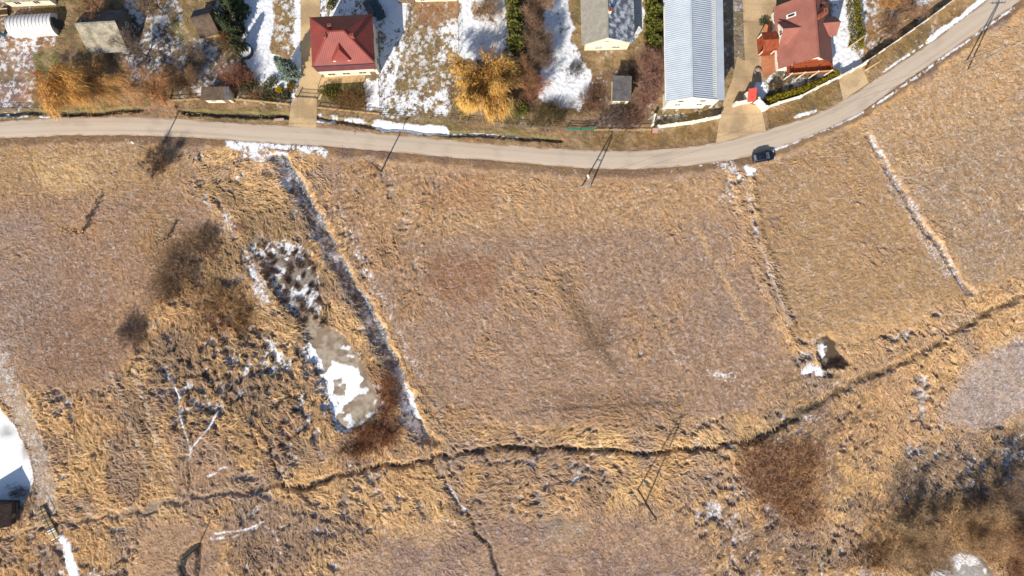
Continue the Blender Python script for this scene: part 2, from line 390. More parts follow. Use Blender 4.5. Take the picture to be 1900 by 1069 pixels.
# smoother or frosted patches in the south
nv0 = fbm(X, Y, 4.0, 351, 4)
def addsnow(m, d):
    global snowd
    snowd = np.maximum(snowd, m * d)
def smooth_patch(pts, c, r, soft=22, amt=0.75, sn=None):
    m = poly(pts, soft); paint(m, c, amt); setr(m, r)
    if sn is not None: snow(m, sn)
smooth_patch([(1790,680),(1860,640),(2100,560),(2100,760),(1900,770),(1800,800),(1740,780)], (178,156,144), 0.25, 18, 0.85)
smooth_patch([(900,960),(1000,965),(1080,955),(1250,960),(1300,1000),(1350,1200),(600,1200),(640,1010),(760,1000)], (164,130,112), 0.42, 34)
smooth_patch([(1000,965),(1080,960),(1090,1000),(1010,1010)], (158,136,112), 0.25, 12)
smooth_patch([(260,960),(420,980),(400,1100),(240,1100)], (170,134,108), 0.3, 18)
smooth_patch([(350,870),(420,855),(430,895),(330,910)], (182,140,104), 0.35, 10)
smooth_patch([(700,985),(820,970),(830,1010),(720,1020)], (196,156,108), 0.4, 12)
m = poly([(560,980),(1400,940),(1400,1200),(500,1200)], 40); paint(m * sst(.5, .65, nv0), (190,152,112), .5); paint(m * sst(.52, .66, 1 - nv0), (140,112,98), .5); addsnow(m * (1 - sst(.5, .7, rough)), 0.05)
# wetland left of the pond: dark wet tussocks
WET = [(250,640),(330,600),(430,560),(500,600),(560,700),(600,800),(560,840),(420,830),(330,810),(290,720)]
mW = np.maximum(poly(WET, 20), poly([(462,448),(520,436),(572,440),(606,498),(614,600),(590,640),(626,780),(606,800),(560,705),(528,610),(484,545)], 14))
paint(mW * sst(0.40, 0.55, fine), (112,94,80), 0.7); setr(mW, 1.25); snow(mW, 0.26)
paint(mW * sst(0.55, 0.7, mid), (206,150,92), 0.6)
mS = poly([(360,320),(470,300),(560,420),(500,560),(450,600),(360,520),(400,420)], 20)
paint(mS, (184,144,92), 0.5); setr(mS, 0.7)
paint(mS * sst(0.5, 0.62, mid), (150,118,66), 0.5)
paint(poly([(425,410),(455,405),(458,428),(430,432)], 6), (120,72,58), 0.8)
paint(poly([(290,480),(350,440),(380,520),(340,560),(280,550)], 18), (120,90,60), 0.55)
paint(poly([(340,540),(470,520),(480,620),(360,640)], 18), (170,122,70), 0.5)
# stubble wheel lines and tracks
for pts, w, c, a in (
    ([(205,690),(240,780),(285,900)], 3, (206,184,160), .7), ([(225,690),(262,790),(300,900)], 3, (104,84,70), .65), ([(250,690),(285,800),(322,900)], 3, (212,194,172), .7), ([(236,690),(272,795),(310,900)], 2, (96,80,68), .6), ([(215,690),(250,785),(292,900)], 2, (100,82,70), .6),
    ([(735,640),(760,690),(822,770)], 2.2, (96,78,60), .5), ([(1055,660),(1200,612)], 1.6, (92,72,56), .45), ([(960,765),(1265,745)], 3.5, (92,76,66), .5),
    ([(870,700),(1000,660),(1060,655)], 1.6, (100,80,62), .35), ([(1320,520),(1400,505)], 1.5, (100,80,62), .3), ([(1060,545),(1200,790)], 3, (120,92,66), .35), ([(1180,500),(1270,700)], 2, (214,170,112), .4), ([(1210,500),(1300,690)], 2, (110,86,66), .35), ([(900,450),(1030,700)], 2, (120,94,72), .3), ([(820,440),(940,700)], 2, (206,164,112), .3), ([(700,440),(830,760)], 2.5, (112,90,70), .35), ([(1290,420),(1400,620)], 5, (216,170,106), .5),
    ([(1375,320),(1392,420),(1420,500),(1450,560),(1480,630)], 10, (152,112,74), .6), ([(1378,320),(1400,430),(1432,520),(1462,600)], 3.0, (226,214,208), .5),
    ([(1395,315),(1415,430),(1450,540),(1475,600)], 5, (96,70,46), .5), ([(1660,300),(1710,380),(1800,520)], 6, (200,158,104), .3),
    ([(790,880),(850,960),(900,1010)], 2.5, (92,78,70), .5), ([(815,870),(850,930),(905,1000),(930,1069)], 5, (104,86,76), .45)):
    paint(band(pts, w, max(1.5, w * 0.5), Us, Vs), c, a)
# dark soil along the road edges
paint(band([(u, v + 5) for u, v in ROAD_LO[2:-2]], 9, 4), (112,84,62), 0.75)
paint(band([(u, v - 4) for u, v in ROAD_UP[2:-2]], 7, 4), (116,84,62), 0.75)
edge = band([(u, v + 8) for u, v in ROAD_LO], 16, 8); setr(edge, 0.12)

# --- north of the road: verge, gardens
NORTH = poly([(-9000,225)] + ROAD_UP + [(9000,-2600),(9000,-9000),(-9000,-9000)], 4)
setr(NORTH, 0.30)
paint(NORTH, (156,124,86), 0.9)
paint(NORTH * sst(0.42, 0.6, mid), (130,112,62), 0.65)
def garden(pts, c, soft=6, amt=0.9, r=None, sn=None, exact=False):
    m = poly(pts, soft, *( (Us, Vs) if exact else (U, V))); paint(m, c, amt)
    if r is not None: setr(m, r)
    if sn is not None: snow(m, sn)
garden([(-300,-200),(60,-200),(62,95),(60,205),(-300,215)], (150,118,98), 8, sn=0.16)
garden([(60,80),(108,84),(112,150),(66,152)], (104,106,48), 6)
garden([(0,85),(62,85),(62,205),(0,208)], (146,116,104), 3, sn=0.22, r=0.2)
garden([(0,75),(100,70),(104,92),(0,100)], (170,126,84), 4, sn=0.35)
garden([(60,150),(235,100),(240,205),(60,208)], (148,118,74), 12, 0.8)
garden([(230,-30),(330,-30),(340,150),(240,150),(228,100)], (126,108,92), 10, sn=0.28)  # ground darkened for tree shade, below the snow speckle
garden([(230,0),(280,0),(240,130),(228,128)], (110,96,70), 8, sn=0.25)  # dark ground in the outline of the old barn's shadow, painted in
garden([(320,20),(350,60),(345,110),(325,100)], (130,130,56), 8, 0.7, sn=0.1)
garden([(330,70),(450,80),(450,160),(330,180)], (134,116,98), 10, sn=0.26)
garden([(385,-40),(455,-40),(455,130),(420,120)], (84,80,54), 8, 0.8, sn=0.1)
garden([(452,-60),(512,-60),(506,60),(500,90),(530,110),(540,165),(500,160),(470,150),(455,110)], (190,170,140), 4, 0.5, sn=0.97)
garden([(508,-60),(552,-60),(556,60),(548,110),(528,100),(512,70)], (150,118,62), 5, sn=0.22)
garden([(550,-60),(562,-60),(562,140),(552,180),(540,200),(542,150)], (160,130,90), 3, 0.5, sn=0.85)
garden([(440,150),(540,160),(535,200),(430,190)], (112,98,66), 6, sn=0.1)
garden([(330,180),(440,185),(540,200),(540,214),(340,205)], (164,126,84), 5)
garden([(240,195),(345,195),(345,222),(240,220)], (166,128,94), 5)
garden([(590,150),(680,145),(690,195),(640,200),(600,180)], (96,104,44), 6)
garden([(676,150),(706,145),(706,205),(680,200)], (150,140,120), 4, 0.6, sn=0.72)
garden([(590,-60),(770,-60),(762,60),(740,120),(722,215),(706,215),(706,60),(590,60)], (140,124,104), 5, sn=0.6)
garden([(705,-40),(762,-40),(750,60),(706,50)], (170,160,140), 5, 0.5, sn=0.9)
garden([(755,10),(852,10),(850,215),(724,215),(742,120)], (144,118,74), 6, sn=0.2)
garden([(765,0),(850,0),(850,60),(770,40)], (150,106,68), 8, sn=0.03)
garden([(820,40),(850,40),(848,112),(815,110)], (160,130,80), 8, 0.5, sn=0.45)
garden([(724,175),(830,165),(838,218),(712,216)], (150,124,78), 8, 0.5, sn=0.47)
garden([(852,-60),(938,-60),(942,90),(950,120),(850,110)], (170,150,120), 4, 0.5, sn=0.9)
garden([(870,0),(905,10),(920,45),(880,40)], (150,118,66), 8, 0.7, sn=0.3)
garden([(935,-60),(1020,-60),(1015,110),(1000,160),(940,110)], (84,76,60), 8, 0.9, sn=0.12)
garden([(835,105),(1000,130),(1000,240),(835,222)], (124,96,66), 8, 0.9, sn=0.04)
garden([(1016,-60),(1056,-60),(1060,80),(1092,110),(1112,160),(1075,205),(1040,200),(1000,180),(1008,110)], (190,170,150), 4, 0.5, sn=0.86)
garden([(1056,-60),(1080,-60),(1088,90),(1170,88),(1150,140),(1130,160),(1105,145),(1075,100)], (150,122,78), 6, sn=0.02)
garden([(1070,0),(1080,0),(1080,60),(1068,60)], (130,116,56), 3)
garden([(1100,140),(1225,100),(1225,240),(1080,235)], (128,98,72), 8, 0.9, sn=0.06)
garden([(1165,-60),(1200,-60),(1196,30),(1180,70),(1160,90)], (170,150,130), 3, 0.5, sn=0.8)
garden([(1175,70),(1200,50),(1200,95),(1175,95)], (150,122,64), 4, sn=0.05)
garden([(1218,200),(1330,196),(1330,216),(1220,234)], (140,118,66), 4, sn=0.08)
garden([(1100,240),(1218,244),(1330,226),(1325,262),(1200,276),(1100,276)], (140,108,58), 5)
garden([(1335,-60),(1382,-60),(1382,110),(1366,104),(1340,165)], (142,134,124), 3, 0.9, sn=0.06)  # grey patch outlined like the steel barn's cast shadow, shade in colour
garden([(1400,150),(1420,130),(1440,140),(1424,200),(1404,192)], (150,150,140), 3, 0.8, sn=0.6)
garden([(1440,130),(1560,120),(1556,146),(1420,204),(1415,196)], (100,96,76), 4, 0.9, sn=0.2)
garden([(1420,205),(1556,148),(1564,182),(1500,214),(1424,238)], (140,106,54), 4)
garden([(1536,-60),(1578,-60),(1575,80),(1560,100),(1545,60)], (160,150,140), 3, 0.6, sn=0.85)
garden([(1545,62),(1562,60),(1598,118),(1560,142),(1528,140)], (230,226,222), 2, 0.9, sn=0.97)
garden([(1575,-60),(1612,-60),(1604,110),(1580,96)], (150,128,94), 3, 0.7, sn=0.5)
garden([(1612,-60),(1770,-60),(1700,60),(1606,112)], (160,120,76), 4, 0.9, sn=0.13)
garden([(1690,-60),(1740,-60),(1738,0),(1700,10)], (190,170,150), 5, 0.5, sn=0.7)
garden([(1600,122),(1770,4),(1830,-30),(1826,2),(1610,152)], (146,112,62), 4, sn=0.03)

nv = fbm(X, Y, 4.5, 341, 4); nv2 = fbm(X, Y, 2.0, 347, 3)
paint(NORTH * sst(0.52, 0.66, nv), (124,108,58), 0.5); paint(NORTH * sst(0.54, 0.68, nv2), (180,146,102), 0.45); paint(NORTH * sst(0.56, 0.7, 1 - nv2), (112,90,66), 0.5)
# snow lines and patches
for pts, w, d in (
    ([(430,268),(470,285),(520,278)], 14, 0.55), ([(445,270),(515,272)], 8, 0.7), ([(535,272),(600,282)], 7, 0.5), ([(0,214),(110,214)], 4, 0.5),
    ([(700,232),(760,239),(825,242)], 7.5, 0.95), ([(588,224),(620,228)], 4, 0.8), ([(590,213),(640,222),(700,228)], 4, 0.35),
    ([(1433,279),(1467,267),(1572,224),(1600,208)], 2.6, 0.8), ([(1620,198),(1700,142),(1800,72),(1880,14)], 2.4, 0.5), ([(1475,217),(1512,206)], 3, 0.75), ([(1722,77),(1826,-2)], 4.5, 0.93), ([(1640,133),(1722,78)], 2, 0.55),
    ([(1300,305),(1350,298)], 3, 0.5), ([(1390,312),(1392,322)], 6, 0.9), ([(1385,310),(1398,316)], 4, 0.9),
    ([(312,700),(322,715),(333,735),(333,765),(342,800),(352,835)], 2.3, 0.86), ([(402,768),(388,795),(370,815),(353,835),(350,855)], 2.1, 0.86), ([(395,865),(415,852),(455,852)], 3, 0.6), ([(385,885),(410,868),(450,868)], 2.4, 0.5),
    ([(385,1000),(430,998),(480,975)], 2.0, 0.8), ([(480,975),(505,982),(518,1000),(521,1040)], 2.4, 0.8), ([(400,990),(450,985),(490,968)], 2, 0.86), ([(500,985),(516,1010)], 5, 0.8), ([(118,1005),(124,1030),(140,1075),(160,1120)], 8, 0.93), ([(100,985),(118,1008)], 6, 0.85),
    ([(1345,300),(1365,330),(1345,370)], 12, 0.30), ([(1395,400),(1420,470)], 2, 0.6),
    ([(1615,260),(1640,300),(1680,370),(1740,455),(1790,535)], 6, 0.3), ([(1660,340),(1720,440),(1760,500)], 16, 0.26),
    ([(462,460),(466,500),(480,540),(510,580)], 9, 0.5), ([(515,640),(530,690),(545,730)], 5, 0.45), ([(490,620),(520,665)], 5, 0.6),
    ([(565,620),(585,690),(612,770),(640,800)], 11, 0.6), ([(560,480),(600,560),(640,620)], 12, 0.25), ([(555,350),(600,440),(650,560),(700,650)], 12, 0.3), ([(735,690),(775,780),(795,820)], 10, 0.5), ([(650,330),(620,400),(700,560)], 0.1, 0),
    ([(585,310),(600,340),(640,430),(690,520)], 10, 0.32), ([(400,310),(450,330)], 9, 0.35), ([(380,370),(410,390),(430,420)], 9, 0.35), ([(450,690),(440,720)], 10, 0.35),
    ([(275,625),(290,600),(296,594)], 7, 0.65), ([(255,640),(300,620)], 6, 0.2), ([(650,800),(652,830),(648,870)], 3, 0.7), ([(715,835),(722,865)], 2, 0.6),
    ([(1320,690),(1360,700)], 8, 0.35), ([(1495,690),(1512,680),(1518,692)], 8, 0.85), ([(1510,640),(1525,650),(1512,672)], 9, 0.3)):
    b_ = band(pts, w, max(1.2, w * 0.45), Us, Vs) if w < 5 else band(pts, w, max(1.2, w * 0.45)); snow(b_, d)
    if d >= .85: setr(b_, 0.08)
snow(poly([(1650,860),(1720,820),(1800,850),(1900,800),(2000,790),(2000,940),(1900,960),(1820,910),(1700,940),(1660,930)], 16), 0.5)
paint(poly([(1640,860),(1720,820),(1800,840),(1900,780),(2000,770),(2000,960),(1900,970),(1820,930),(1700,950),(1650,940)], 16), (128,106,88), 0.7)  # shadow of the marsh trees painted into the ground as grey-brown
snow(poly([(1850,890),(1900,880),(1990,900),(1990,990),(1890,960)], 12), 0.8)
snow(poly([(1400,790),(1520,760),(1560,830),(1550,930),(1500,960),(1520,850),(1480,800)], 10), 0.36)
snow(poly([(1500,900),(1550,880),(1560,960),(1520,980)], 10), 0.3)
snow(poly([(480,455),(560,448),(596,520),(590,600),(545,590),(500,540)], 10), 0.4)
paint(poly([(480,455),(560,448),(596,520),(590,600),(545,590),(500,540)], 12), (96,80,66), 0.7)
paint(band([(700,690),(720,760),(700,800),(660,830)], 22, 10), (134,86,52), 0.75)
def addsnow(m, d):
    global snowd
    snowd = np.maximum(snowd, m * d)
addsnow(mD, 0.085); addsnow(mC, 0.05); addsnow(mA, 0.04); addsnow(mB, 0.045)
addsnow(poly([(1740,690),(1830,640),(1990,560),(1990,760),(1840,790),(1740,790)], 20), 0.10)
addsnow(reed * sst(0.5, 0.8, rough), 0.10 + 0.10 * sst(0.4, 0.6, fbm(X, Y, 11.0, 331, 3)))
addsnow(poly([(1040,640),(1300,640),(1400,560),(1400,620),(1300,680),(1050,680)], 25) * 0.8, 0.10)
# track beside the big pond, earth by the bridge
TRACK = [(-40,600),(0,690),(40,765),(66,840),(84,905),(86,945)]
m = band(TRACK, 19, 6); paint(m, (176,150,124), 0.75); setr(m, 0.12); snow(m, 0.14)
paint(band([(18,765),(48,835),(66,900)], 4, 3), (150,112,76), 0.7)
m = band([(0,640),(16,700),(24,730)], 10, 7); snow(m, 0.25)

# relief: ditches, stream, ponds
def trough(pts, half, depth, mud=None, wob=1.0):
    global height
    D = pdist(pts, U0 + w1 * 16 * wob, V0 + w2 * 16 * wob, half * 2.4)
    p = 1 - sst(half * 0.45, half * 1.25, D)
    height = height * (1 - p * 0.8) - depth * p
    setr(p, 0.35)
    if mud is not None: paint(1 - sst(half * 0.35, half * 0.8, D), mud, 0.85)
    return p
pS = trough([p for p in STREAM if p[0] > 430], 6.5, 0.75, (112,92,62), 1.5)
pS2 = trough([p for p in STREAM if p[0] < 500], 7.5, 0.38, (160,138,112), 2.0)
pS = np.maximum(pS, np.maximum(pS2, trough([p for p in STREAM if p[0] > 1470], 9.5, 0.35, (128,104,68), 1.0)))
paint(band([p for p in STREAM if 1350 < p[0] < 1540], 11, 6), (104,90,74), 0.7)
snow(band([(1405,835),(1450,815),(1520,775)], 8, 5), 0.6)
snowd *= 1 - 0.9 * pS
def sdist(pts, U_, V_, maxd):
    """distance to a polyline, negative on its left-hand (west) side"""
    D = pdist(pts, U_, V_, maxd); a = np.array(pts, dtype=float); o = np.argsort(a[:, 1])
    return np.where(U_ < np.interp(V_, a[o, 1], a[o, 0]), -D, D)
sD = sdist(DITCH, U0 + w1 * 20, V0 + w2 * 20, 40)
inD = sst(283, 288, V0) * (1 - sst(815, 832, V0))
pL = sst(-27, -3, sD) * (sD <= 0); pRt = (1 - sst(4, 13, sD)) * (sD > 0)
pD = np.maximum(pL, pRt) * inD
height = height * (1 - pD * .8) - 1.5 * pD
setr(pD, 0.42)
bankL = sst(-34, -22, sD) * (1 - sst(-7, -4, sD)) * inD
paint(bankL, (130,122,118), 0.8); snowd = np.where(bankL > .3, np.maximum(snowd, (0.25 + 0.5 * sst(.4, .65, fbm(X, Y, 3.0, 361, 3))) * bankL), snowd)  # bank colour greyed for its shaded side, real snow on top
chan = sst(-8, -5, sD) * (1 - sst(3, 5, sD)) * inD
paint(chan, (112,122,128), 0.95); snowd = snowd * (1 - chan) + chan * 0.25; setr(chan, 0.1)
crest = sst(4, 7, sD) * (1 - sst(15, 21, sD)) * inD
paint(crest, (230,180,114), 0.75); snowd *= 1 - crest  # sunward bank brightened in the straw colour
far = sst(24, 28, sD) * (1 - sst(36, 42, sD)) * inD * (V0 < 700)
snowd = np.maximum(snowd, far * 0.22)
snow(band([(737,686),(750,715),(763,745),(774,775)], 6.5, 2, Us, Vs), 1.0)
for q in ([(-300,217),(0,206),(93,204),(262,200)], [(339,203),(444,208),(536,211)], [(600,214),(800,240),(1040,254)]): paint(band(q, 4, 3), (116,110,50), 0.6)
pR = trough([(-300,222),(0,211),(93,209),(185,211),(224,206),(262,205)], 5, 0.55, (84,84,52), 0.5)
pR2 = trough([(339,208),(444,214),(536,216)], 5, 0.6, (76,80,46), 0.5)
pR3 = trough([(587,218),(641,229),(720,238),(800,246),(897,251),(990,257),(1040,260)], 5, 0.55, (104,94,74), 0.5)
snow(band([(700,228),(760,235),(825,239)], 4.5, 1.5, Us, Vs), 0.95)
snow(band([(830,248),(897,250),(960,255)], 1.8, 1, Us, Vs), 0.5)
trough([(352,838),(350,862),(350,915)], 2.6, 0.4, (72,60,44), 0.5)
trough([(480,790),(500,835),(505,865),(520,890),(535,908)], 5, 0.7, (64,54,40), 0.8)
trough([(1610,255),(1640,300),(1680,370),(1740,455),(1800,545)], 7, 0.45, (150,136,124), 0.8)
trough([(800,858),(815,875),(850,935),(900,1005),(930,1075)], 5, 0.5, (100,84,74), 1.0); snow(band([(812,872),(835,905),(862,950)], 3, 2, Us, Vs), 0.5)
trough([(722,852),(720,868)], 2.5, 0.4, (64,54,40), 0.5)
POND = [(553,590),(588,592),(610,606),(639,622),(660,655),(676,680),(696,720),(704,745),(698,768),(668,792),(640,802),(622,790),(610,755),(596,712),(580,672),(566,635)]
mP = poly(POND, 5, Us, Vs); height = height * (1 - mP) - 0.75 * mP; setr(mP, 0.05)
POND_UP = [(488,474),(520,454),(560,456),(588,494),(598,560),(588,600),(555,592),(522,562),(500,522)]
mPu = poly(POND_UP, 9); height = height * (1 - mPu) - (0.62 + 0.25 * fbm(X, Y, 2.0, 301, 3)) * mPu; setr(mPu, 0.3)
snow(mPu, 0.3)
BIGPOND = [(-700,560),(-60,660),(0,763),(23,789),(40,826),(50,850),(58,875),(60,894),(55,912),(44,930),(30,948),(-30,980),(-300,1010),(-800,900)]
mG = poly(BIGPOND, 4, Us, Vs); height = height * (1 - mG) - 0.8 * mG; setr(mG, 0.02)
SMALLP = [(1515,644),(1519,634),(1530,627),(1536,621),(1546,630),(1554,634),(1558,648),(1570,660),(1576,676),(1564,684),(1548,678),(1536,688),(1524,680),(1520,666)]
mSp = poly(SMALLP, 5, U0 + w1 * 12, V0 + w2 * 12); height = height * (1 - mSp) - 0.8 * mSp; setr(mSp, 0.08); paint(mSp, (90,72,52), 0.8); snow(mSp, 0)
CORNERP = [(1722,1069),(1728,1050),(1752,1040),(1768,1028),(1790,1022),(1815,1026),(1832,1040),(1845,1060),(1860,1090),(1850,1180),(1720,1180),(1700,1100)]
mCp = poly(CORNERP, 5, Us, Vs); height = height * (1 - mCp) - 0.8 * mCp; setr(mCp, 0.05)
HOLLOW = [(368,1014),(352,1022),(340,1036),(335,1056),(342,1072),(356,1080)]
trough(HOLLOW, 8, 0.8, (54,54,50), 0.3)
trough([(367,1016),(368,1040),(362,1078)], 6, 0.7, (58,58,56), 0.3)
# banks around the ice
for pg, c in ((POND, (120,84,58)), (BIGPOND, (150,116,82)), (CORNERP, (132,94,60))):
    paint(band(pg + pg[:1], 7, 4), c, 0.6)

# level bed under road, yards and buildings
ROADM = poly(ROAD_POLY, 3, U0, V0)
YARDS = [
 ('driveway', [(558,-80),(594,-80),(594,60),(597,140),(590,160),(588,186),(588,202),(587,238),(535,234),(540,196),(548,180),(560,139),(558,85)]),
 ('yard', [(1375,-80),(1440,-80),(1440,130),(1418,150),(1402,152),(1391,172),(1388,192),(1404,196),(1414,206),(1421,243),(1375,254),(1328,266),(1334,226),(1342,190),(1358,150),(1368,104),(1382,112)]),
 ('drive_apron', [(1556,146),(1598,122),(1612,154),(1564,186)]),
 ('terrace', [(597,143),(678,140),(678,152),(606,156),(600,170),(594,186),(588,184),(592,158)])]
flat = ROADM.copy()
for nm, pg in YARDS: flat = np.maximum(flat, poly(pg, 3, U0, V0))
height = height * (1 - flat) - 0.06 * flat; setr(flat, 0.0); snowd *= 1 - flat

# grass relief on top: tussocks with gaps where the grass is tall, fine stubble where it was mown
tn = uni(0.55 * fbm(X, Y, 0.95, 121, 3) + 0.05 * L2 + 0.015 * L1 + 0.35 * (fbm(X, Y, 7.0, 125, 3) - 0.5))
tm = sst(0.12 + 0.20 * mW, 0.33 + 0.22 * mW, tn)                           # 1 on a tussock, 0 in a gap
tall = sst(0.42, 0.9, rough + (mid - 0.5) * 0.9 * (rough > 0.25))
grain = fbm(X, Y, 0.42, 123, 2) - 0.5
R = rough
height = height + tall * (1 + 0.45 * mW) * (0.58 * tm - 0.46 + 0.07 * L1 + 0.20 * grain) + np.clip(R * 2, 0, 1) * (1 - tall) * (0.24 * grain + 0.028 * L1 + 0.03 * (spk - 0.5)) + np.clip(R, 0, 0.3) * 0.06 * grain
# pale stems stand on top, brown thatch shows in the gaps
t = np.clip(0.5 + 0.26 * L1 + 0.12 * L2, 0, 1)
amp = np.clip(0.16 + 0.30 * R, 0, 0.42)
col *= (1 + amp * (t - 0.5) * 1.3)[..., None]
thatch = np.array(soft_c((150, 134, 126)), dtype=np.float32)
wetc = np.array(soft_c((104, 92, 84)), dtype=np.float32)
gm = (tall * (1 - tm) * 0.8)[..., None]; col = col * (1 - gm) + (thatch * (1 - mW[..., None]) + wetc * mW[..., None]) * gm
col *= (1 + 0.18 * (fine - 0.5) + 0.30 * (spk - 0.5) * np.clip(R * 3, 0.2, 1))[..., None]
warm = (vnoise(X, Y, 0.5, 131) - 0.5) * 0.22
col[..., 0] *= 1 + warm * 0.5; col[..., 2] *= 1 - warm
# snow that is left lies low between the tussocks
ns = 0.36 * fbm(X, Y, 1.5, 141, 3) + 0.40 * fbm(X, Y, 0.5, 151, 2) + 0.05 * L1 * np.clip(R * 2, 0.4, 1) + 0.16 * spk + 0.20 * tall * tm
nf = 0.16 * fbm(X, Y, 1.3, 145, 2) + 0.42 * fbm(X, Y, 0.34, 155, 2) + 0.42 * spk
sp = ((tall < 0.5) * (1 - NORTH) * (snowd < 0.3))
ns = np.where(sp > 0.5, uni(nf), uni(ns))
sm = sst(-0.05, 0.05, snowd - ns) * (snowd > 0.005)
sm = np.clip(sm + (snowd > 0.93) * 0.6, 0, 1)
sm = sm * np.clip(0.45 + 1.1 * snowd, 0, 1)
snow_c = np.array([0.80, 0.81, 0.84], dtype=np.float32) * (0.93 + 0.07 * fine[..., None])
col = col * (1 - sm[..., None]) + snow_c * sm[..., None]
height = height + sm * 0.02
co = np.stack([X, Y, height], -1).reshape(-1, 3)
jx = (rng.random(X.shape) - 0.5) * STEP * 0.5; core = (np.abs(X) < 103) & (np.abs(Y) < 61)
co[:, 0] += (jx * core).ravel(); co[:, 1] += ((rng.random(X.shape) - 0.5) * STEP * 0.5 * core).ravel()
idx = np.arange(NX * NY).reshape(NY, NX)
quads = np.stack([idx[:-1, :-1], idx[:-1, 1:], idx[1:, 1:], idx[1:, :-1]], -1).reshape(-1, 4)
g = np_mesh('ground', co, quads, np.clip(col.reshape(-1, 3), 0.005, 0.9), M['ground'], smooth=True); tag(g, kind='structure')

def zground(x, y):
    i = np.clip(np.searchsorted(gx, x), 0, NX - 1); j = np.clip(np.searchsorted(gy, y), 0, NY - 1)
    return height[j, i]
def Z(u, v): return float(zground((u - 950) / 10, (534.5 - v) / 10))

# ------------------------------------------------------------------ road, drives, water and ice (sheets of their own)
def strip_sheet(name, up, lo, z, colf, mat, nacross=16, step=0.8):
    up = np.array([G(*p)[:2] for p in up]); lo = np.array([G(*p)[:2] for p in lo])
    def resample(a, n):
        # smooth the hand-read border with a Catmull-Rom pass, then even spacing
        pts = []
        for i in range(len(a) - 1):
            p0, p1, p2, p3 = a[max(i-1,0)], a[i], a[i+1], a[min(i+2,len(a)-1)]
            for s in np.linspace(0, 1, 12, endpoint=False):
                pts.append(0.5*((2*p1)+(-p0+p2)*s+(2*p0-5*p1+4*p2-p3)*s*s+(-p0+3*p1-3*p2+p3)*s**3))
        pts.append(a[-1]); pts = np.array(pts)
        d = np.concatenate([[0], np.cumsum(np.hypot(*np.diff(pts, axis=0).T))])
        q = np.linspace(0, d[-1], n); return np.stack([np.interp(q, d, pts[:, 0]), np.interp(q, d, pts[:, 1])], -1)
    n = int(260 / step); A_ = resample(up, n); B_ = resample(lo, n)
    tt = np.linspace(0, 1, nacross)[None, :, None]
    g3 = A_[:, None] * (1 - tt) + B_[:, None] * tt
    ez = np.zeros((n, nacross)); e = (rng.random((n, 2)) - 0.5) * 0.16
    nrm = (A_ - B_); nrm /= np.linalg.norm(nrm, axis=1)[:, None]
    g3[:, 0] += nrm * e[:, :1]; g3[:, -1] += nrm * e[:, 1:]
    camber = 0.06 * (1 - (2 * tt[0, :, 0] - 1) ** 2)
    zz = z + camber[None, :] + ez
    v = np.concatenate([g3, zz[..., None]], -1).reshape(-1, 3)
    ii = np.arange(n * nacross).reshape(n, nacross)
    f = np.stack([ii[:-1, :-1], ii[1:, :-1], ii[1:, 1:], ii[:-1, 1:]], -1).reshape(-1, 4)
    T = np.broadcast_to(tt[..., 0], (n, nacross)); S = np.broadcast_to(np.arange(n)[:, None] * step, (n, nacross))
    o = np_mesh(name, v, f, colf(T, S, v).reshape(-1, 3), mat, smooth=True)
    return tag(o, kind='structure')
def road_col(T, S, v):
    x = v[:, 0].reshape(T.shape); y = v[:, 1].reshape(T.shape)
    base = np.array(lin((202,184,164)))[None, None] * np.ones(T.shape + (1,))
    base = base * (1 + 0.10 * (fbm(x, y, 7.0, 201, 3) - 0.5))[..., None]
    wear = np.exp(-((T - 0.27) / 0.08) ** 2) + np.exp(-((T - 0.73) / 0.08) ** 2)       # wheel paths
    base = base * (1 - 0.22 * wear * fbm(S * 0.08, T * 4, 1.2, 205, 3) - 0.20 * (fbm(S * 0.035, T * 22, 1.0, 207, 3) - .5) - 0.10 * sst(.6, .7, fbm(x, y, 2.4, 209, 4)))[..., None]
    dirt = np.clip(1 - np.minimum(T, 1 - T) / 0.10, 0, 1) ** .7 * sst(.3, .7, fbm(x, y, 1.1, 211, 3))
    base = base * (1 - dirt[..., None]) + np.array(lin((150,118,90))) * dirt[..., None]
    return base
strip_sheet('road', ROAD_UP, ROAD_LO, 0.0, road_col, M['asphalt'])

def grid_sheet(name, pts, z, colf, mat, res=0.25, kind='structure'):
    """flat sheet cut to a polygon (photo pixels), subdivided so its colour can vary"""
    bm = bmesh.new()
    vs = [bm.verts.new(G(u, v, z)) for u, v in pts]; bm.faces.new(vs)
    xs = [p.co.x for p in vs]; ys = [p.co.y for p in vs]
    for ax, lo, hi in ((0, min(xs), max(xs)), (1, min(ys), max(ys))):
        q = lo + res
        while q < hi:
            co_ = [0, 0, 0]; no = [0, 0, 0]; co_[ax] = q; no[ax] = 1
            bmesh.ops.bisect_plane(bm, geom=bm.verts[:] + bm.edges[:] + bm.faces[:], plane_co=co_, plane_no=no); q += res
    bmesh.ops.recalc_face_normals(bm, faces=bm.faces)
    if sum(f.normal.z for f in bm.faces) < 0: bmesh.ops.reverse_faces(bm, faces=bm.faces)
    me = bpy.data.meshes.new(name); bm.to_mesh(me); bm.free()
    n = len(me.vertices); a = np.empty(n * 3, dtype=np.float32); me.vertices.foreach_get('co', a); a = a.reshape(-1, 3)
    c = np.ones((n, 4), dtype=np.float32); c[:, :3] = colf(a[:, 0], a[:, 1])
    at = me.attributes.new('Col', 'FLOAT_COLOR', 'POINT'); at.data.foreach_set('color', c.ravel())
    me.materials.append(mat); o = bpy.data.objects.new(name, me); COL.objects.link(o)
    return tag(o, kind=kind)
def mixc(a, b, t): return np.asarray(a)[None] * (1 - t[:, None]) + np.asarray(b)[None] * t[:, None]
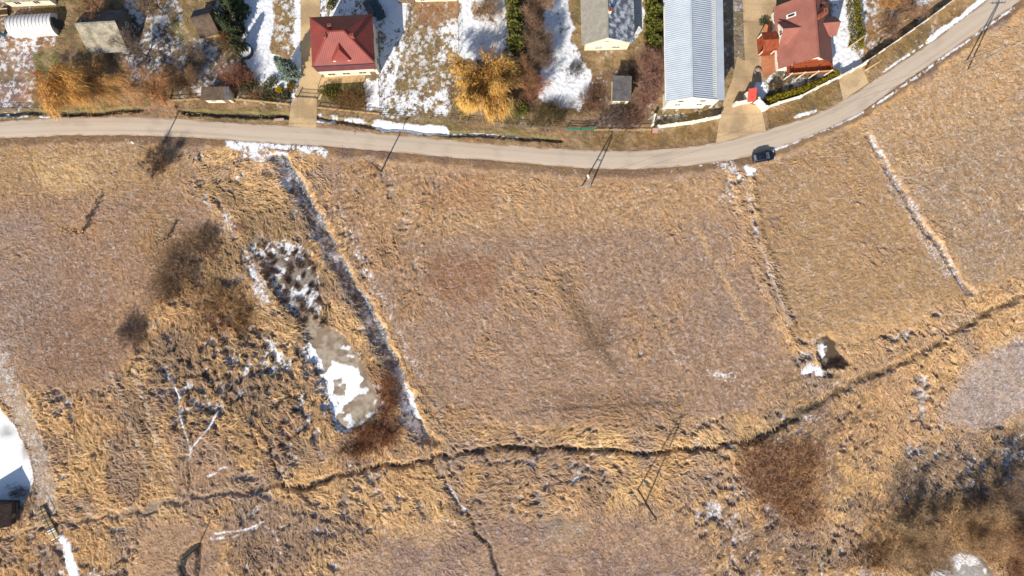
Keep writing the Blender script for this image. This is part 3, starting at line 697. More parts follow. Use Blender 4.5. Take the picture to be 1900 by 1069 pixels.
def slabs_col(base, joint, du, dv, rot):
    def f(x, y):
        c = mixc(lin(base), lin(tuple(k * 0.84 for k in base)), sst(0.35, 0.7, fbm(x, y, 3.0, 221, 4)))
        xr = x * math.cos(rot) - y * math.sin(rot); yr = x * math.sin(rot) + y * math.cos(rot)
        j = np.minimum(np.abs((xr / du) % 1 - 0.5) * du, np.abs((yr / dv) % 1 - 0.5) * dv)
        return mixc([1, 1, 1], [joint] * 3, np.exp(-(j / 0.07) ** 2)) * c
    return f
grid_sheet('driveway', YARDS[0][1], 0.012, slabs_col((214,182,138), 0.85, 3.0, 3.0, 0.05), M['concrete'], 0.3)
grid_sheet('yard_paving', YARDS[1][1], 0.012, slabs_col((206,176,136), 0.78, 3.3, 3.4, 0.0), M['concrete'], 0.3)
grid_sheet('driveway', YARDS[2][1], 0.012, slabs_col((210,182,142), 0.85, 3.0, 4.0, 0.6), M['concrete'], 0.3)
grid_sheet('terrace', YARDS[3][1], 0.03, slabs_col((222,186,138), 0.9, 0.8, 0.8, 0.03), M['concrete'], 0.3)
grid_sheet('paved_yard', [(1418,40),(1440,40),(1441,132),(1420,146),(1412,130),(1413,70)], 0.022, slabs_col((206,138,98), 0.88, 0.6, 0.6, 0.08), M['concrete'], 0.3)

def inpoly(x, y, pts):
    u = 950 + x * 10; v = 534.5 - y * 10; ins = np.zeros(x.shape, dtype=bool)
    for (x0, y0), (x1, y1) in zip(pts, pts[1:] + pts[:1]):
        if y0 != y1: ins ^= ((y0 > v) != (y1 > v)) & (u < (x1 - x0) * (v - y0) / (y1 - y0) + x0)
    return ins.astype(float)
def rag(x, y, k=0.5, s=0.9): return x + (fbm(x, y, s, 231, 3) - 0.5) * k * 2, y + (fbm(x, y, s, 241, 3) - 0.5) * k * 2
PSNOW = [(617,670),(643,680),(662,683),(671,705),(662,733),(639,756),(632,768),(620,776),(611,753),(604,727),(600,705),(588,697),(602,690)]
PHOLE = [(618,708),(632,702),(640,716),(636,738),(626,752),(617,745)]
SN2 = [(563,632),(575,640),(588,660),(600,685),(588,688),(574,668)]
def pond_col(x, y):
    xr, yr = rag(x, y)
    c = mixc(lin((176,160,140)), lin((146,128,106)), sst(0.4, 0.62, fbm(x, y, 1.2, 251, 4)))
    c = mixc([1, 1, 1], [0.78] * 3, sst(0.55, 0.7, fbm(x, y, 0.5, 255, 2))) * c
    s = np.clip(inpoly(xr, yr, PSNOW) - inpoly(xr, yr, PHOLE) + inpoly(xr, yr, SN2), 0, 1)
    s = np.maximum(s, sst(0.63, 0.68, fbm(x, y, 1.6, 261, 3)) * 0.8)
    return c * (1 - s[:, None]) + np.array([0.84, 0.85, 0.87]) * s[:, None]
def grow(pts, k):
    a = np.array(pts, dtype=float); c = a.mean(0); return [tuple(p) for p in c + (a - c) * k]
grid_sheet('pond_ice', grow(POND, 1.12), -0.60, pond_col, M['ice'], 0.16)
def upper_col(x, y):
    c = mixc(lin((150,138,126)), lin((110,96,84)), sst(0.42, 0.6, fbm(x, y, 1.4, 311, 4)))
    s_ = sst(0.50, 0.60, fbm(x * .55 - y * .8, x * .5 + y * .3, 1.3, 321, 3)) * .9
    return c * (1 - s_[:, None]) + np.array([0.82, 0.83, 0.86]) * s_[:, None]
grid_sheet('pond_ice', POND_UP, -0.70, upper_col, M['ice'], 0.2)
def bigpond_col(x, y):
    u = 950 + x * 10; v = 534.5 - y * 10
    g1 = np.exp(-(((u - 8) / 16) ** 2 + ((v - 803) / 12) ** 2)) + np.exp(-(((u - 42) / 7) ** 2 + ((v - 838) / 16) ** 2))
    t = np.clip(g1 * (0.4 + fbm(x, y, 0.8, 271, 3)), 0, 1)
    return mixc([0.84, 0.85, 0.87], lin((170,164,154)), t)
grid_sheet('lake_ice', BIGPOND, -0.62, bigpond_col, M['ice'], 0.6)
def corner_col(x, y):
    xr, yr = rag(x, y, 0.35)
    t = sst(0.56, 0.60, fbm(x, y, 1.7, 281, 3)); b = 1 - inpoly(xr, yr, grow(CORNERP, 0.86)); t = np.clip(t * 0.8 + b * 0.8, 0, 1)
    return mixc([0.84, 0.85, 0.87], lin((138,132,122)), t)
grid_sheet('pond_ice', grow(CORNERP, 1.1), -0.62, corner_col, M['ice'], 0.16)
def small_col(x, y):
    xr, yr = rag(x, y, 0.35, 0.6)
    c = mixc(lin((146,136,124)), lin((96,78,60)), sst(0.4, 0.6, fbm(x, y, 0.9, 291, 3) + .55 * sst(58.4, 59.6, x)))
    s_ = inpoly(xr, yr, [(1520,640),(1527,638),(1536,645),(1530,650),(1535,660),(1529,668),(1523,656)])
    return c * (1 - s_[:, None]) + np.array([0.8, 0.81, 0.83]) * s_[:, None]
grid_sheet('pond_ice', grow(SMALLP, 1.1), -0.6, small_col, M['ice'], 0.15)
def line_sheet(name, pts, w, z, mat):
    p = [G(u, v, z) for u, v in pts]; m = MB(); vs = []
    for i, q in enumerate(p):
        d = (p[min(i + 1, len(p) - 1)] - p[max(i - 1, 0)]).normalized(); n = Vector((-d.y, d.x, 0)) * w / 2
        vs += [q + n, q - n]
    m.add(vs, [(2*i, 2*i+1, 2*i+3, 2*i+2) for i in range(len(p) - 1)])
    o = m.build(name, mat)
    return tag(o, kind='structure')
line_sheet('stream_water', [p for p in STREAM if p[0] > 480], 0.5, -0.66, M['water'])
line_sheet('ditch_water', [(-200,218),(0,211),(93,209),(185,211),(224,206),(262,205)], 0.5, -0.5, M['water'])
line_sheet('ditch_water', [(339,208),(444,214),(536,216)], 0.5, -0.55, M['water'])
line_sheet('ditch_water', HOLLOW, 0.9, -0.62, M['water'])

# ------------------------------------------------------------------ dry grass: flattened bundles of stems lying over the ground
def dry_grass():
    r = np.random.default_rng(3)
    def scatter(n, w):
        pw = w * ((np.abs(X) < 103) & (np.abs(Y) < 61)); c = np.cumsum(pw.ravel().astype(np.float64)); c /= c[-1]
        k = np.searchsorted(c, r.random(n)); return k
    keep = (1 - flat) * (1 - np.maximum.reduce([mP, mG, mCp, mSp])) * (1 - np.clip(sm * 1.3, 0, 1)) * (1 - 0.8 * pS)
    keep[NORTH > 0.5] *= 0.25
    V_, C_, F_ = [], [], []; off = 0
    for n, w, l0, l1, w0, w1_, a0, a1 in ((120000, tall * keep * (0.15 + tm), 0.45, 1.25, 0.04, 0.115, 0.06, 0.26),
                                         (150000, (1 - tall) * np.clip(R * 3, 0, 1) * keep, 0.25, 0.7, 0.035, 0.08, 0.04, 0.14)):
        k = scatter(n, w)
        x = X.ravel()[k] + r.normal(0, .08, n); y = Y.ravel()[k] + r.normal(0, .08, n); z = height.ravel()[k]
        a = ang.ravel()[k] + r.normal(0, 0.6 if l1 > 1 else 1.1, n); ln = r.uniform(l0, l1, n); wd = r.uniform(w0, w1_, n); ah = r.uniform(a0, a1, n)
        dx, dy = np.cos(a), np.sin(a); px, py = -dy, dx
        base = col.reshape(-1, 3)[k]; lum = r.uniform(0.75, 1.35, n)[:, None]
        straw = np.array(soft_c((240, 194, 124)))[None]; brown = np.array(soft_c((184, 138, 98)))[None]
        mixk = r.random(n)[:, None]; strand = straw * (1 - mixk ** 2) + brown * mixk ** 2
        big_ = 0.34 if l1 > 1 else 0.2
        c = (base * (1 - big_) + strand * big_) * lum
        rows = []
        for tt, hh, ww in ((0.0, 0.0, 0.8), (0.4, 1.0, 1.0), (1.0, 0.35, 0.25)):
            cx = x + dx * ln * tt; cy = y + dy * ln * tt; cz = z + ah * hh + 0.02
            for sgn in (-1, 1):
                rows.append(np.stack([cx + sgn * px * wd * ww / 2, cy + sgn * py * wd * ww / 2, cz + sgn * wd * ww * 0.25], -1))
        v = np.stack(rows, 1).reshape(-1, 3); V_.append(v); C_.append(np.repeat(c, 6, 0))
        b = off + np.arange(n)[:, None] * 6
        F_.append(np.concatenate([b + np.array([0, 2, 3, 1]), b + np.array([2, 4, 5, 3])], 0)); off += len(v)
    o = np_mesh('dry_grass', np.concatenate(V_), np.concatenate(F_), np.clip(np.concatenate(C_), 0.01, 0.8), M['grass'])
    tag(o, kind='stuff')
dry_grass()

# ------------------------------------------------------------------ buildings
def gable_house(name, label, cat, c, ang_, L, W, ze, zr, oe, og, wall, roofs, t=0.14, ro=0.0, group=None):
    """ridge along local x; walls and two roof panels; returns the thing. W is the wall width, oe/og the overhangs at eave/gable"""
    th = thing(name, label, cat, G(*c), ang_, group)
    hl, hw = L / 2, W / 2
    w = MB()
    prof = [(-hw, -0.3), (hw, -0.3), (hw, ze - 0.02), (ro, zr - t - 0.05), (-hw, ze - 0.02)]
    vs = [(-hl, y, z) for y, z in prof] + [(hl, y, z) for y, z in prof]
    w.add(vs, [(0,1,2,3,4), (9,8,7,6,5)] + [(i, 5 + i, 5 + (i + 1) % 5, (i + 1) % 5) for i in range(5)])
    w.build('wall', wall, th)
    for sg, m in ((-1, roofs[0]), (1, roofs[1])):
        run = hw - sg * ro; sl = (zr - ze) / run
        ye = sg * (hw + oe); zo = ze - sl * oe + 0.08
        r = MB(); r.slab([(-hl - og, ro, zr), (hl + og, ro, zr), (hl + og, ye, zo), (-hl - og, ye, zo)], t)
        r.build('roof', m, th)
    rd = MB(); rd.bar((-hl - og, ro, zr + 0.02), (hl + og, ro, zr + 0.02), 0.28, 0.10); rd.build('ridge_cap', roofs[0], th)
    return th
def window(th, x, y, z, w, h, nx, ny, frame='white', name='window'):
    """window in a wall whose outward normal is (nx, ny) in the local frame"""
    tx, ty = -ny, nx; f = MB(); g_ = MB()
    def bx(mb, a0, a1, z0, z1, d0, d1):
        c4 = [(x + tx*a0 + nx*d0, y + ty*a0 + ny*d0), (x + tx*a1 + nx*d0, y + ty*a1 + ny*d0), (x + tx*a1 + nx*d1, y + ty*a1 + ny*d1), (x + tx*a0 + nx*d1, y + ty*a0 + ny*d1)]
        vs = [(p[0], p[1], z0) for p in c4] + [(p[0], p[1], z1) for p in c4]
        mb.add(vs, [(0,3,2,1),(4,5,6,7),(0,1,5,4),(1,2,6,5),(2,3,7,6),(3,0,4,7)])
    e = 0.08
    bx(f, -w/2-e, w/2+e, z-e, z, -0.05, 0.10); bx(f, -w/2-e, w/2+e, z+h, z+h+e, -0.05, 0.06)
    bx(f, -w/2-e, -w/2, z, z+h, -0.05, 0.06); bx(f, w/2, w/2+e, z, z+h, -0.05, 0.06); bx(f, -0.03, 0.03, z, z+h, -0.05, 0.05)
    bx(g_, -w/2, w/2, z, z+h, -0.05, 0.02)
    fo = f.build(name, M[frame], th); g_.build('pane', M['glass'], fo); return fo
def door(th, x, y, z, w, h, nx, ny, mat='wood'):
    tx, ty = -ny, nx; d = MB()
    c4 = [(x + tx*a + nx*k, y + ty*a + ny*k) for a, k in ((-w/2, -.05), (w/2, -.05), (w/2, .05), (-w/2, .05))]
    d.add([(p[0], p[1], z) for p in c4] + [(p[0], p[1], z + h) for p in c4], [(0,3,2,1),(4,5,6,7),(0,1,5,4),(1,2,6,5),(2,3,7,6),(3,0,4,7)])
    o = d.build('door', M[mat], th)
    k = MB(); k.tube((x + tx*w*.35 + nx*.05, y + ty*w*.35 + ny*.05, z + 1.0), (x + tx*w*.35 + nx*.12, y + ty*w*.35 + ny*.12, z + 1.0), 0.03); k.build('handle', M['dark'], o)
def chimney(th, x, y, z0, z1, w=0.75, d=0.55, mat='brick', roof=None):
    c = MB(); c.box(x - w/2, x + w/2, y - d/2, y + d/2, z0, z1); o = c.build('chimney', M[mat], th)
    k = MB(); k.box(x - w/2 - .07, x + w/2 + .07, y - d/2 - .07, y + d/2 + .07, z1, z1 + .12); k.build('cap', M['brick'], o)
    f = MB(); f.box(x - w*.28, x + w*.28, y - .08, y + .08, z1 + .12, z1 + .16)
    f.build('flue', M['dark'], o)

# hip-roofed red house: world-aligned local frame, rotated 3 degrees
def hip_house():
    a = math.radians(3.0); cx, cy = 652.0, 99.5
    th = thing('house', 'two-storey house under a bright red hipped roof with one dormer and three chimneys', 'house', G(cx, cy), a)
    hx, hy, ze, zr = 5.5, 4.3, 6.5, 10.5
    w = MB(); w.box(-hx + .45, hx - .45, -hy + .2, hy - .5, -0.3, ze - 0.05); w.build('wall', M['cream'], th)
    e = MB(); e.box(-hx + .02, hx - .02, -hy + .02, hy - .02, ze - .19, ze - .05); e.build('eaves', M['maroon'], th)
    A1, B1 = (-1.25, 0.0, zr), (1.3, 0.0, zr)
    c = [(-hx, -hy, ze), (hx, -hy, ze), (hx, hy, ze), (-hx, hy, ze)]
    def panel(pts, rot):
        r = MB(); r.slab(pts, 0.14); o = r.build('roof', M['red_roof'] if rot == 0 else M['red_roof_y'], th); return o
    panel([c[0], c[1], B1, A1], 0); panel([c[2], c[3], A1, B1], 0); panel([c[1], c[2], B1], 1); panel([c[3], c[0], A1], 1)
    rc = MB()
    for p, q in ((A1, B1), (c[0], A1), (c[3], A1), (c[1], B1), (c[2], B1)):
        p = Vector(p) + Vector((0, 0, .03)); q = Vector(q) + Vector((0, 0, .03)); rc.bar(p, q, .22, .09)
    rc.build('ridge_cap', M['red_roof'], th)
    # dormer with hipped front
    def loc(u, v, z):
        s = (H_CAM - z) / H_CAM; p = Vector(((u - cx) / 10, (cy - v) / 10, 0))
        gx_, gy_ = (950 + (u - 950) * s), (534.5 + (v - 534.5) * s)
        p = Vector(((gx_ - cx) / 10, (cy - gy_) / 10, 0)); p.rotate(Matrix.Rotation(-a, 3, 'Z')); p.z = z; return p
    rb = loc(628, 70, 9.25); rf = loc(629, 92, 9.2); lf = loc(616, 113, 7.45); rt = loc(650, 112, 7.45)
    def onroof(p): return ze + (p.y + hy) / hy * (zr - ze)
    lb = Vector((lf.x, (7.45 - ze) / (zr - ze) * hy - hy, 7.45)); rbk = Vector((rt.x, lb.y, 7.45))
    d = MB(); d.add([lf + Vector((.15, .2, -1.2)), rt + Vector((-.15, .2, -1.2)), rt + Vector((-.15, .2, -.05)), lf + Vector((.15, .2, -.05)),
                     Vector((lf.x + .15, lb.y + .6, 6.4)), Vector((rt.x - .15, lb.y + .6, 6.4)), Vector((rt.x - .15, lb.y + .6, 7.4)), Vector((lf.x + .15, lb.y + .6, 7.4))],
                    [(0,1,2,3), (1,5,6,2), (4,0,3,7), (3,2,6,7)])
    do = d.build('dormer', M['maroon'], th)
    r = MB(); r.slab([lf, rf, rb, lb], .08); r.slab([rt, rf, rb, rbk], .08); r.slab([lf, rt, rf], .08); r.build('dormer_roof', M['red_roof'], do)
    gl = MB(); gl.box(lf.x + .7, rt.x - .7, lf.y + .14, lf.y + .19, 6.75, 7.3); gl.build('pane', M['glass'], do)
    for xx in (lf.x + .35, rt.x - .3):
        wk = MB(); wk.box(xx - .25, xx + .25, lf.y + .02, lf.y + .17, 6.7, 7.35); wk.build('dormer_cheek', M['white'], do)
    for (u, v, z1, z0) in ((602, 67, 10.4, 8.0), (652, 65, 10.6, 8.0), (611, 47, 9.9, 7.0)):
        p = loc(u, v, z1); chimney(th, p.x, p.y, z0, z1, .5, .34)
    # mansard skirt over the front, porch band, cellar plinth
    sk = MB(); sk.slab([(-hx, -hy - .02, ze - .2), (hx, -hy - .02, ze - .2), (hx - .05, -hy - .38, ze - 1.75), (-hx + .3, -hy - .38, ze - 1.75)], .12); sk.build('front_skirt', M['maroon'], th)
    lb_ = MB(); lb_.box(-hx + .45, hx - .6, -hy - .34, -hy + .18, 3.2, 3.35); lb_.build('balcony_slab', M['white'], th)
    rl = MB(); rl.box(-hx + .45, hx - .6, -hy - .34, -hy - .26, 3.35, 4.3); rl.build('railing', M['cream'], th)
    for x in (-3.5, -0.8, 2.2): window(th, x, -hy + .2, 0.9, 1.3, 1.4, 0, -1)
    for y in (-2.2, 1.5): window(th, hx - .45, y, 3.9, 1.1, 1.3, 1, 0); window(th, hx - .45, y, 0.9, 1.1, 1.3, 1, 0)
    door(th, 4.0, -hy + .2, 0.0, 1.0, 2.1, 0, -1)
    gt = MB(); gt.bar((-hx, -hy - .06, ze - .05), (hx, -hy - .06, ze - .05), .14, .12); gt.build('gutter', M['dark'], th)
M['red_roof_y'] = mat_proc('red steel tile side', A(152,72,62), A(136,64,58), 0.5, 0.5, 0.3, rib=('Y', 0.36), ribs=0.25, dirt=A(120,62,58), dirt_amt=0.25)
hip_house()

# old grey farm building, upper left
th = gable_house('barn', 'old barn with mossy grey roof and dark gable, right of the polytunnel', 'barn', (210, 64), math.radians(3.3), 7.0, 6.2, 2.5, 5.3, .3, .12, M['darkwall'], (M['oldslate'], M['darkroof']))  # north slope takes the darker material, its shade put into colour
window(th, 3.5, 1.0, 1.2, .7, .7, 1, 0); window(th, 3.5, -1.2, 3.2, .5, .5, 1, 0); door(th, -1.0, -3.1, 0, 1.4, 2.0, 0, -1, 'wood_pale'); window(th, 1.6, -3.1, 1.0, .8, .8, 0, -1)
v = MB(); v.box(-2.6, -2.2, .3, .7, 5.0, 5.4); v.build('vent', M['dark'], th)
fs = MB(); fs.slab([(-3.6, -3.35, 2.33), (3.62, -3.35, 2.33), (3.62, -4.1, 1.95), (-3.0, -4.1, 1.95)], .08); fs.build('lower_eave', M['paleslate'], th)
# narrow timber shed
th = gable_house('shed', 'small brown roofed timber shed beside the dark conifers', 'shed', (392, 49), math.radians(13.6), 3.2, 4.6, 2.1, 4.4, .3, .2, M['wood'], (M['brownroof'], M['darkroof']))
door(th, .3, -2.3, 0, 1.0, 1.7, 0, -1, 'wood_pale'); window(th, 1.6, 0, 1.2, .6, .6, 1, 0)
v = MB(); v.box(-1.5, 1.5, -2.62, -2.55, 1.0, 1.7); v.build('front_board', M['wood_pale'], th)
# low lean-to shed by the road
th = thing('shed', 'low flat roofed shed with cream front, just behind the roadside fence', 'shed', G(411, 181), math.radians(1.0))
w = MB(); w.prism([(-2.3, -.2), (2.4, -.2), (2.4, 2.3), (-2.3, 2.3)], -1.0, .95); w.build('wall', M['cream'], th)
r = MB(); r.slab([(-2.7, -1.2, 2.42), (1.6, -1.2, 2.42), (1.4, 1.15, 2.75), (-2.4, 1.15, 2.75)], .12); r.build('roof', M['brownroof'], th)
r = MB(); r.slab([(1.6, -1.2, 2.40), (2.6, -1.2, 2.40), (2.6, 1.15, 2.7), (1.42, 1.15, 2.72)], .1); r.build('roof', M['darkroof'], th)
door(th, 1.4, -1.0, 0, .9, 1.9, 0, -1); window(th, -.8, -1.0, 1.0, .8, .7, 0, -1)
# house with snow on its right-hand roof
th = gable_house('house', 'cream gabled house with grey roof, its right-hand slope dark and dusted with snow', 'house', (1122, 28), math.radians(-88.5), 13.0, 7.9, 3.7, 6.4, .85, .15, M['cream'], (M['paleslate'], M['snowslate_shaded']), ro=-0.5)
for y in (-1.75, -1.1, 1.35, 2.0): window(th, 6.5, y, 1.7, .36, .5, 1, 0)
for y in (-.65, -.2): window(th, 6.5, y, 4.0, .36, .5, 1, 0)
for y0, y1 in ((-2.1, -.8), (1.0, 2.35)):
    sl = MB(); sl.box(6.5, 6.62, y0, y1, 1.25, 1.35); sl.build('sill', M['darkroof'], th)
chimney(th, 2.1, -.1, 5.6, 7.3, .5, .5, 'cream')
# the long steel barn, ribbed sheets built as geometry
def steel_barn():
    th = thing('barn', 'long steel barn with pale blue-grey ribbed roof and white gable', 'barn', G(1268, 60), math.radians(-89.0))
    hl, ze, zr = 14.4, 6.2, 8.4; yr = -0.95; yl, yR = -4.95, 5.0
    w = MB(); prof = [(-4.05, -.3), (4.75, -.3), (4.75, ze + .15), (yr, zr - .25), (-4.05, ze + .15)]
    w.add([(-hl, y, z) for y, z in prof] + [(hl - .25, y, z) for y, z in prof], [(0,1,2,3,4), (9,8,7,6,5)] + [(i, 5 + i, 5 + (i + 1) % 5, (i + 1) % 5) for i in range(5)]); w.build('wall', M['white'], th)
    def ribbed(ya, za, yb, zb, sp, hgt):
        m = MB(); x = -hl - .2; prof_ = []
        while x < hl + .12:
            prof_ += [(x, 0), (x + sp * .60, 0), (x + sp * .68, hgt), (x + sp * .92, hgt)]; x += sp
        vs = []; n = len(prof_)
        for xx, hh in prof_: vs += [(xx, ya, za + hh), (xx, yb, zb + hh)]
        m.add(vs, [(2*i, 2*i+2, 2*i+3, 2*i+1) for i in range(n - 1)]); return m
    ribbed(yr, zr, yl, ze - .15, .36, .10).build('roof', M['steel'], th)
    ribbed(yr, zr, 3.95, ze + .35, .36, .10).build('roof', M['steel'], th)
    s = MB(); s.slab([(-hl - .2, 3.95, ze + .40), (hl + .1, 3.95, ze + .40), (hl + .1, yR + .35, ze + .02), (-hl - .2, yR + .35, ze + .02)], .06); s.build('eave_sheet', M['steel'], th)
    s = MB(); s.bar((-hl - .2, yr, zr + .08), (hl + .12, yr, zr + .08), .34, .07); s.bar((-hl - .2, 3.95, ze + .45), (hl + .12, 3.95, ze + .45), .08, .05); s.build('ridge_cap', M['steel'], th)
    s = MB(); s.bar((-hl, yl - .06, ze - .2), (hl, yl - .06, ze - .2), .13, .12); s.build('gutter', M['white'], th)
    for y in (-2.0, 1.9): window(th, hl - .25, y, 2.2, .95, .9, 1, 0)
    for y in (-2.0, 1.9):
        v = MB(); v.box(hl - .25, hl - .1, y - .45, y + .45, 4.9, 5.1); v.build('vent', M['dark'], th)
    door(th, hl - .25, 3.8, 0, 1.1, 2.1, 1, 0)
steel_barn()
# small grey shed in the garden between
th = thing('shed', 'small dark pent roofed shed with pale front among bare reddish trees', 'shed', G(1149, 173), math.radians(-1.0))
w = MB(); w.box(-1.45, 1.4, -2.1, 1.9, -.2, 2.75); w.build('wall', M['cream'], th)
r = MB(); r.slab([(-1.75, -2.3, 2.95), (1.7, -2.3, 2.95), (1.7, 2.15, 3.3), (-1.75, 2.15, 3.3)], .12); r.build('roof', M['darkroof'], th)
door(th, .4, -2.1, 0, .9, 1.95, 0, -1); window(th, -.8, -2.1, 1.1, .6, .6, 0, -1)
st = MB(); st.box(-1.0, 1.0, -2.7, -2.1, 0, .16); st.build('step', M['polec'], th)

# house with timber balconies, upper right
def balcony_house():
    c = (1479.5, 76.0)
    th = gable_house('house', 'house with faded red gable roof and red-brown timber balconies', 'house', c, math.radians(-85.4), 10.6, 8.9, 2.9, 7.5, .5, .35, M['white'], (M['rose_roof'], M['rose_roof']), t=.16)
    def cross(x0, hw, zr_, ze_, yo, sg, nm):
        slope = (7.5 - 2.9) / 4.45
        yin = lambda z: sg * ((7.5 - z) / slope)
        r = MB(); off = .05
        for s in (-1, 1):
            r.slab([(x0, sg * yo, zr_ + off), (x0, yin(zr_) - sg * .2, zr_ + off), (x0 + s * hw, yin(ze_) - sg * .2, ze_ + off), (x0 + s * hw, sg * yo, ze_ + off)], .12)
        o = r.build(nm, M['rose_roof'], th)
        w = MB(); yw = sg * (yo - .35); b = yin(zr_)
        w.add([(x0 - hw + .25, yw, -.2), (x0 + hw - .25, yw, -.2), (x0 + hw - .25, yw, ze_), (x0, yw, zr_ - .15), (x0 - hw + .25, yw, ze_),
               (x0 - hw + .25, b, -.2), (x0 + hw - .25, b, -.2), (x0 + hw - .25, b, ze_), (x0, b, zr_ - .15), (x0 - hw + .25, b, ze_)],
              [(0,1,2,3,4), (9,8,7,6,5), (0,5,6,1), (1,6,7,2), (2,7,8,3), (3,8,9,4), (4,9,5,0)])
        w.build('gable_wall', M['white'], th)
        return yw
    y1 = cross(-.35, 2.1, 5.75, 3.6, 5.0, -1, 'cross_roof')
    window(th, -.35, y1, 3.3, .8, 1.1, 0, -1)
    cross(-1.1, 1.75, 4.9, 3.0, 5.7, 1, 'cross_roof')
    # west timber porch: gabled boarded roof on white posts
    pr = MB()
    for s in (-1, 1): pr.slab([(.55, -7.6, 3.5), (.55, -4.9, 3.5), (.55 + s * 1.75, -4.9, 2.55), (.55 + s * 1.75, -7.6, 2.55)], .09)
    pr.build('porch_roof', M['wood_red'], th)
    for x in (-1.0, 2.1):
        for y in (-7.4, -5.2):
            p = MB(); p.bar((x, y, 0), (x, y, 2.55), .16, .16); p.build('porch_post', M['white'], th)
    pf = MB(); pf.box(-1.2, 2.3, -7.5, -4.45, -.1, .18); pf.build('porch_floor', M['wood_red'], th)
    # south balcony
    f = MB(); f.box(5.3, 7.15, -3.6, 4.3, 2.65, 2.8); fo = f.build('balcony', M['wood_red'], th)
    r = MB(); r.box(7.05, 7.15, -3.6, 4.3, 2.95, 3.7); r.box(5.4, 7.05, -3.6, -3.5, 2.95, 3.7); r.box(5.4, 7.05, 4.2, 4.3, 2.95, 3.7); r.build('railing', M['wood_red'], fo)
    rt = MB(); rt.box(7.0, 7.2, -3.65, 4.35, 3.7, 3.78); rt.build('hand_rail', M['wood_pale'], fo)
    for y in (-3.3, -.9, 1.5, 3.9):
        p = MB(); p.bar((7.1, y, -.1), (7.1, y, 4.1), .16, .16); p.build('balcony_post', M['white'], th)
    up = MB(); up.box(5.3, 5.75, -3.0, 3.1, 3.9, 4.6); up.build('upper_panel', M['wood_red'], th)
    up = MB(); up.box(5.3, 5.6, -1.1, .9, 4.6, 5.3); up.build('upper_panel', M['wood_red'], th)
    for y in (-2.0, 0.2, 2.2): window(th, 5.3, y, .9, 1.1, 1.3, 1, 0)
    sk = MB(); sl = (7.5 - 2.9) / 4.45; zz = lambda y: 7.5 - sl * y
    sk.slab([(-3.4, -3.5, zz(3.5) + .12), (-2.7, -3.5, zz(3.5) + .12), (-2.7, -2.3, zz(2.3) + .12), (-3.4, -2.3, zz(2.3) + .12)], .1); so = sk.build('skylight', M['white'], th)
    sg_ = MB(); sg_.slab([(-3.25, -3.3, zz(3.3) + .14), (-2.85, -3.3, zz(3.3) + .14), (-2.85, -2.5, zz(2.5) + .14), (-3.25, -2.5, zz(2.5) + .14)], .04); sg_.build('pane', M['glass'], so)
    chimney(th, -1.2, .5, 6.0, 8.1, .5, .5); chimney(th, -2.4, 2.1, 4.6, 6.9, .8, .6); chimney(th, -4.1, 2.3, 4.6, 6.0, .4, .4)
    for x in (-4, 3.5): window(th, x, -4.45, 1.0, 1.1, 1.2, 0, -1)
balcony_house()

# buildings cut by the top edge, and the hut by the pond
th = gable_house('house', 'low cream-walled house cut by the top edge, above the polytunnel', 'house', (62, -22), math.radians(2.5), 8.2, 6.6, 2.5, 4.6, .25, .2, M['cream'], (M['oldslate'], M['darkroof']))
window(th, -2, -3.3, .9, 1.0, 1.0, 0, -1); window(th, 1.5, -3.3, .9, 1.0, 1.0, 0, -1)
th = gable_house('house', 'cream house at the top edge, only its sunny wall foot in view', 'house', (812, -42), math.radians(1.0), 9.4, 9.0, 3.4, 6.6, .4, .3, M['cream'], (M['brownroof'], M['darkroof']))
for x in (-2.8, 1.6): window(th, x, -4.5, .5, .7, .5, 0, -1)
th = gable_house('shed', 'dark flat shed at the top edge left of the cream wall', 'shed', (755, -8), math.radians(0), 3.0, 2.8, 2.0, 2.5, .15, .1, M['wood'], (M['darkroof'], M['darkroof']))
th = gable_house('hut', 'dark brown boarded hut standing on the shore of the frozen pond', 'hut', (4, 948), math.radians(-92), 3.9, 6.0, 1.9, 4.3, .15, .15, M['hutroof'], (M['hutroof'], M['hutroof']))
window(th, 1.95, 0, 1.0, .7, .7, 1, 0); door(th, 0.4, 3.0, 0, .8, 1.7, 0, 1)
pk = MB(); pk.box(-1.9, 1.9, 3.0, 3.35, .55, .62); pk.build('side_deck', M['wood'], th)
hp = thing('mooring_post', 'thin dark post standing just below the hut', 'post', G(5, 990, -.4))
p = MB(); p.tube((0, 0, 0), (.35, -.9, 1.9), .06); p.build('pole', M['dark'], hp)
p = MB(); p.bar((-.1, -.9, 1.75), (.85, -.75, 1.75), .07, .07); p.build('crosspiece', M['dark'], hp)

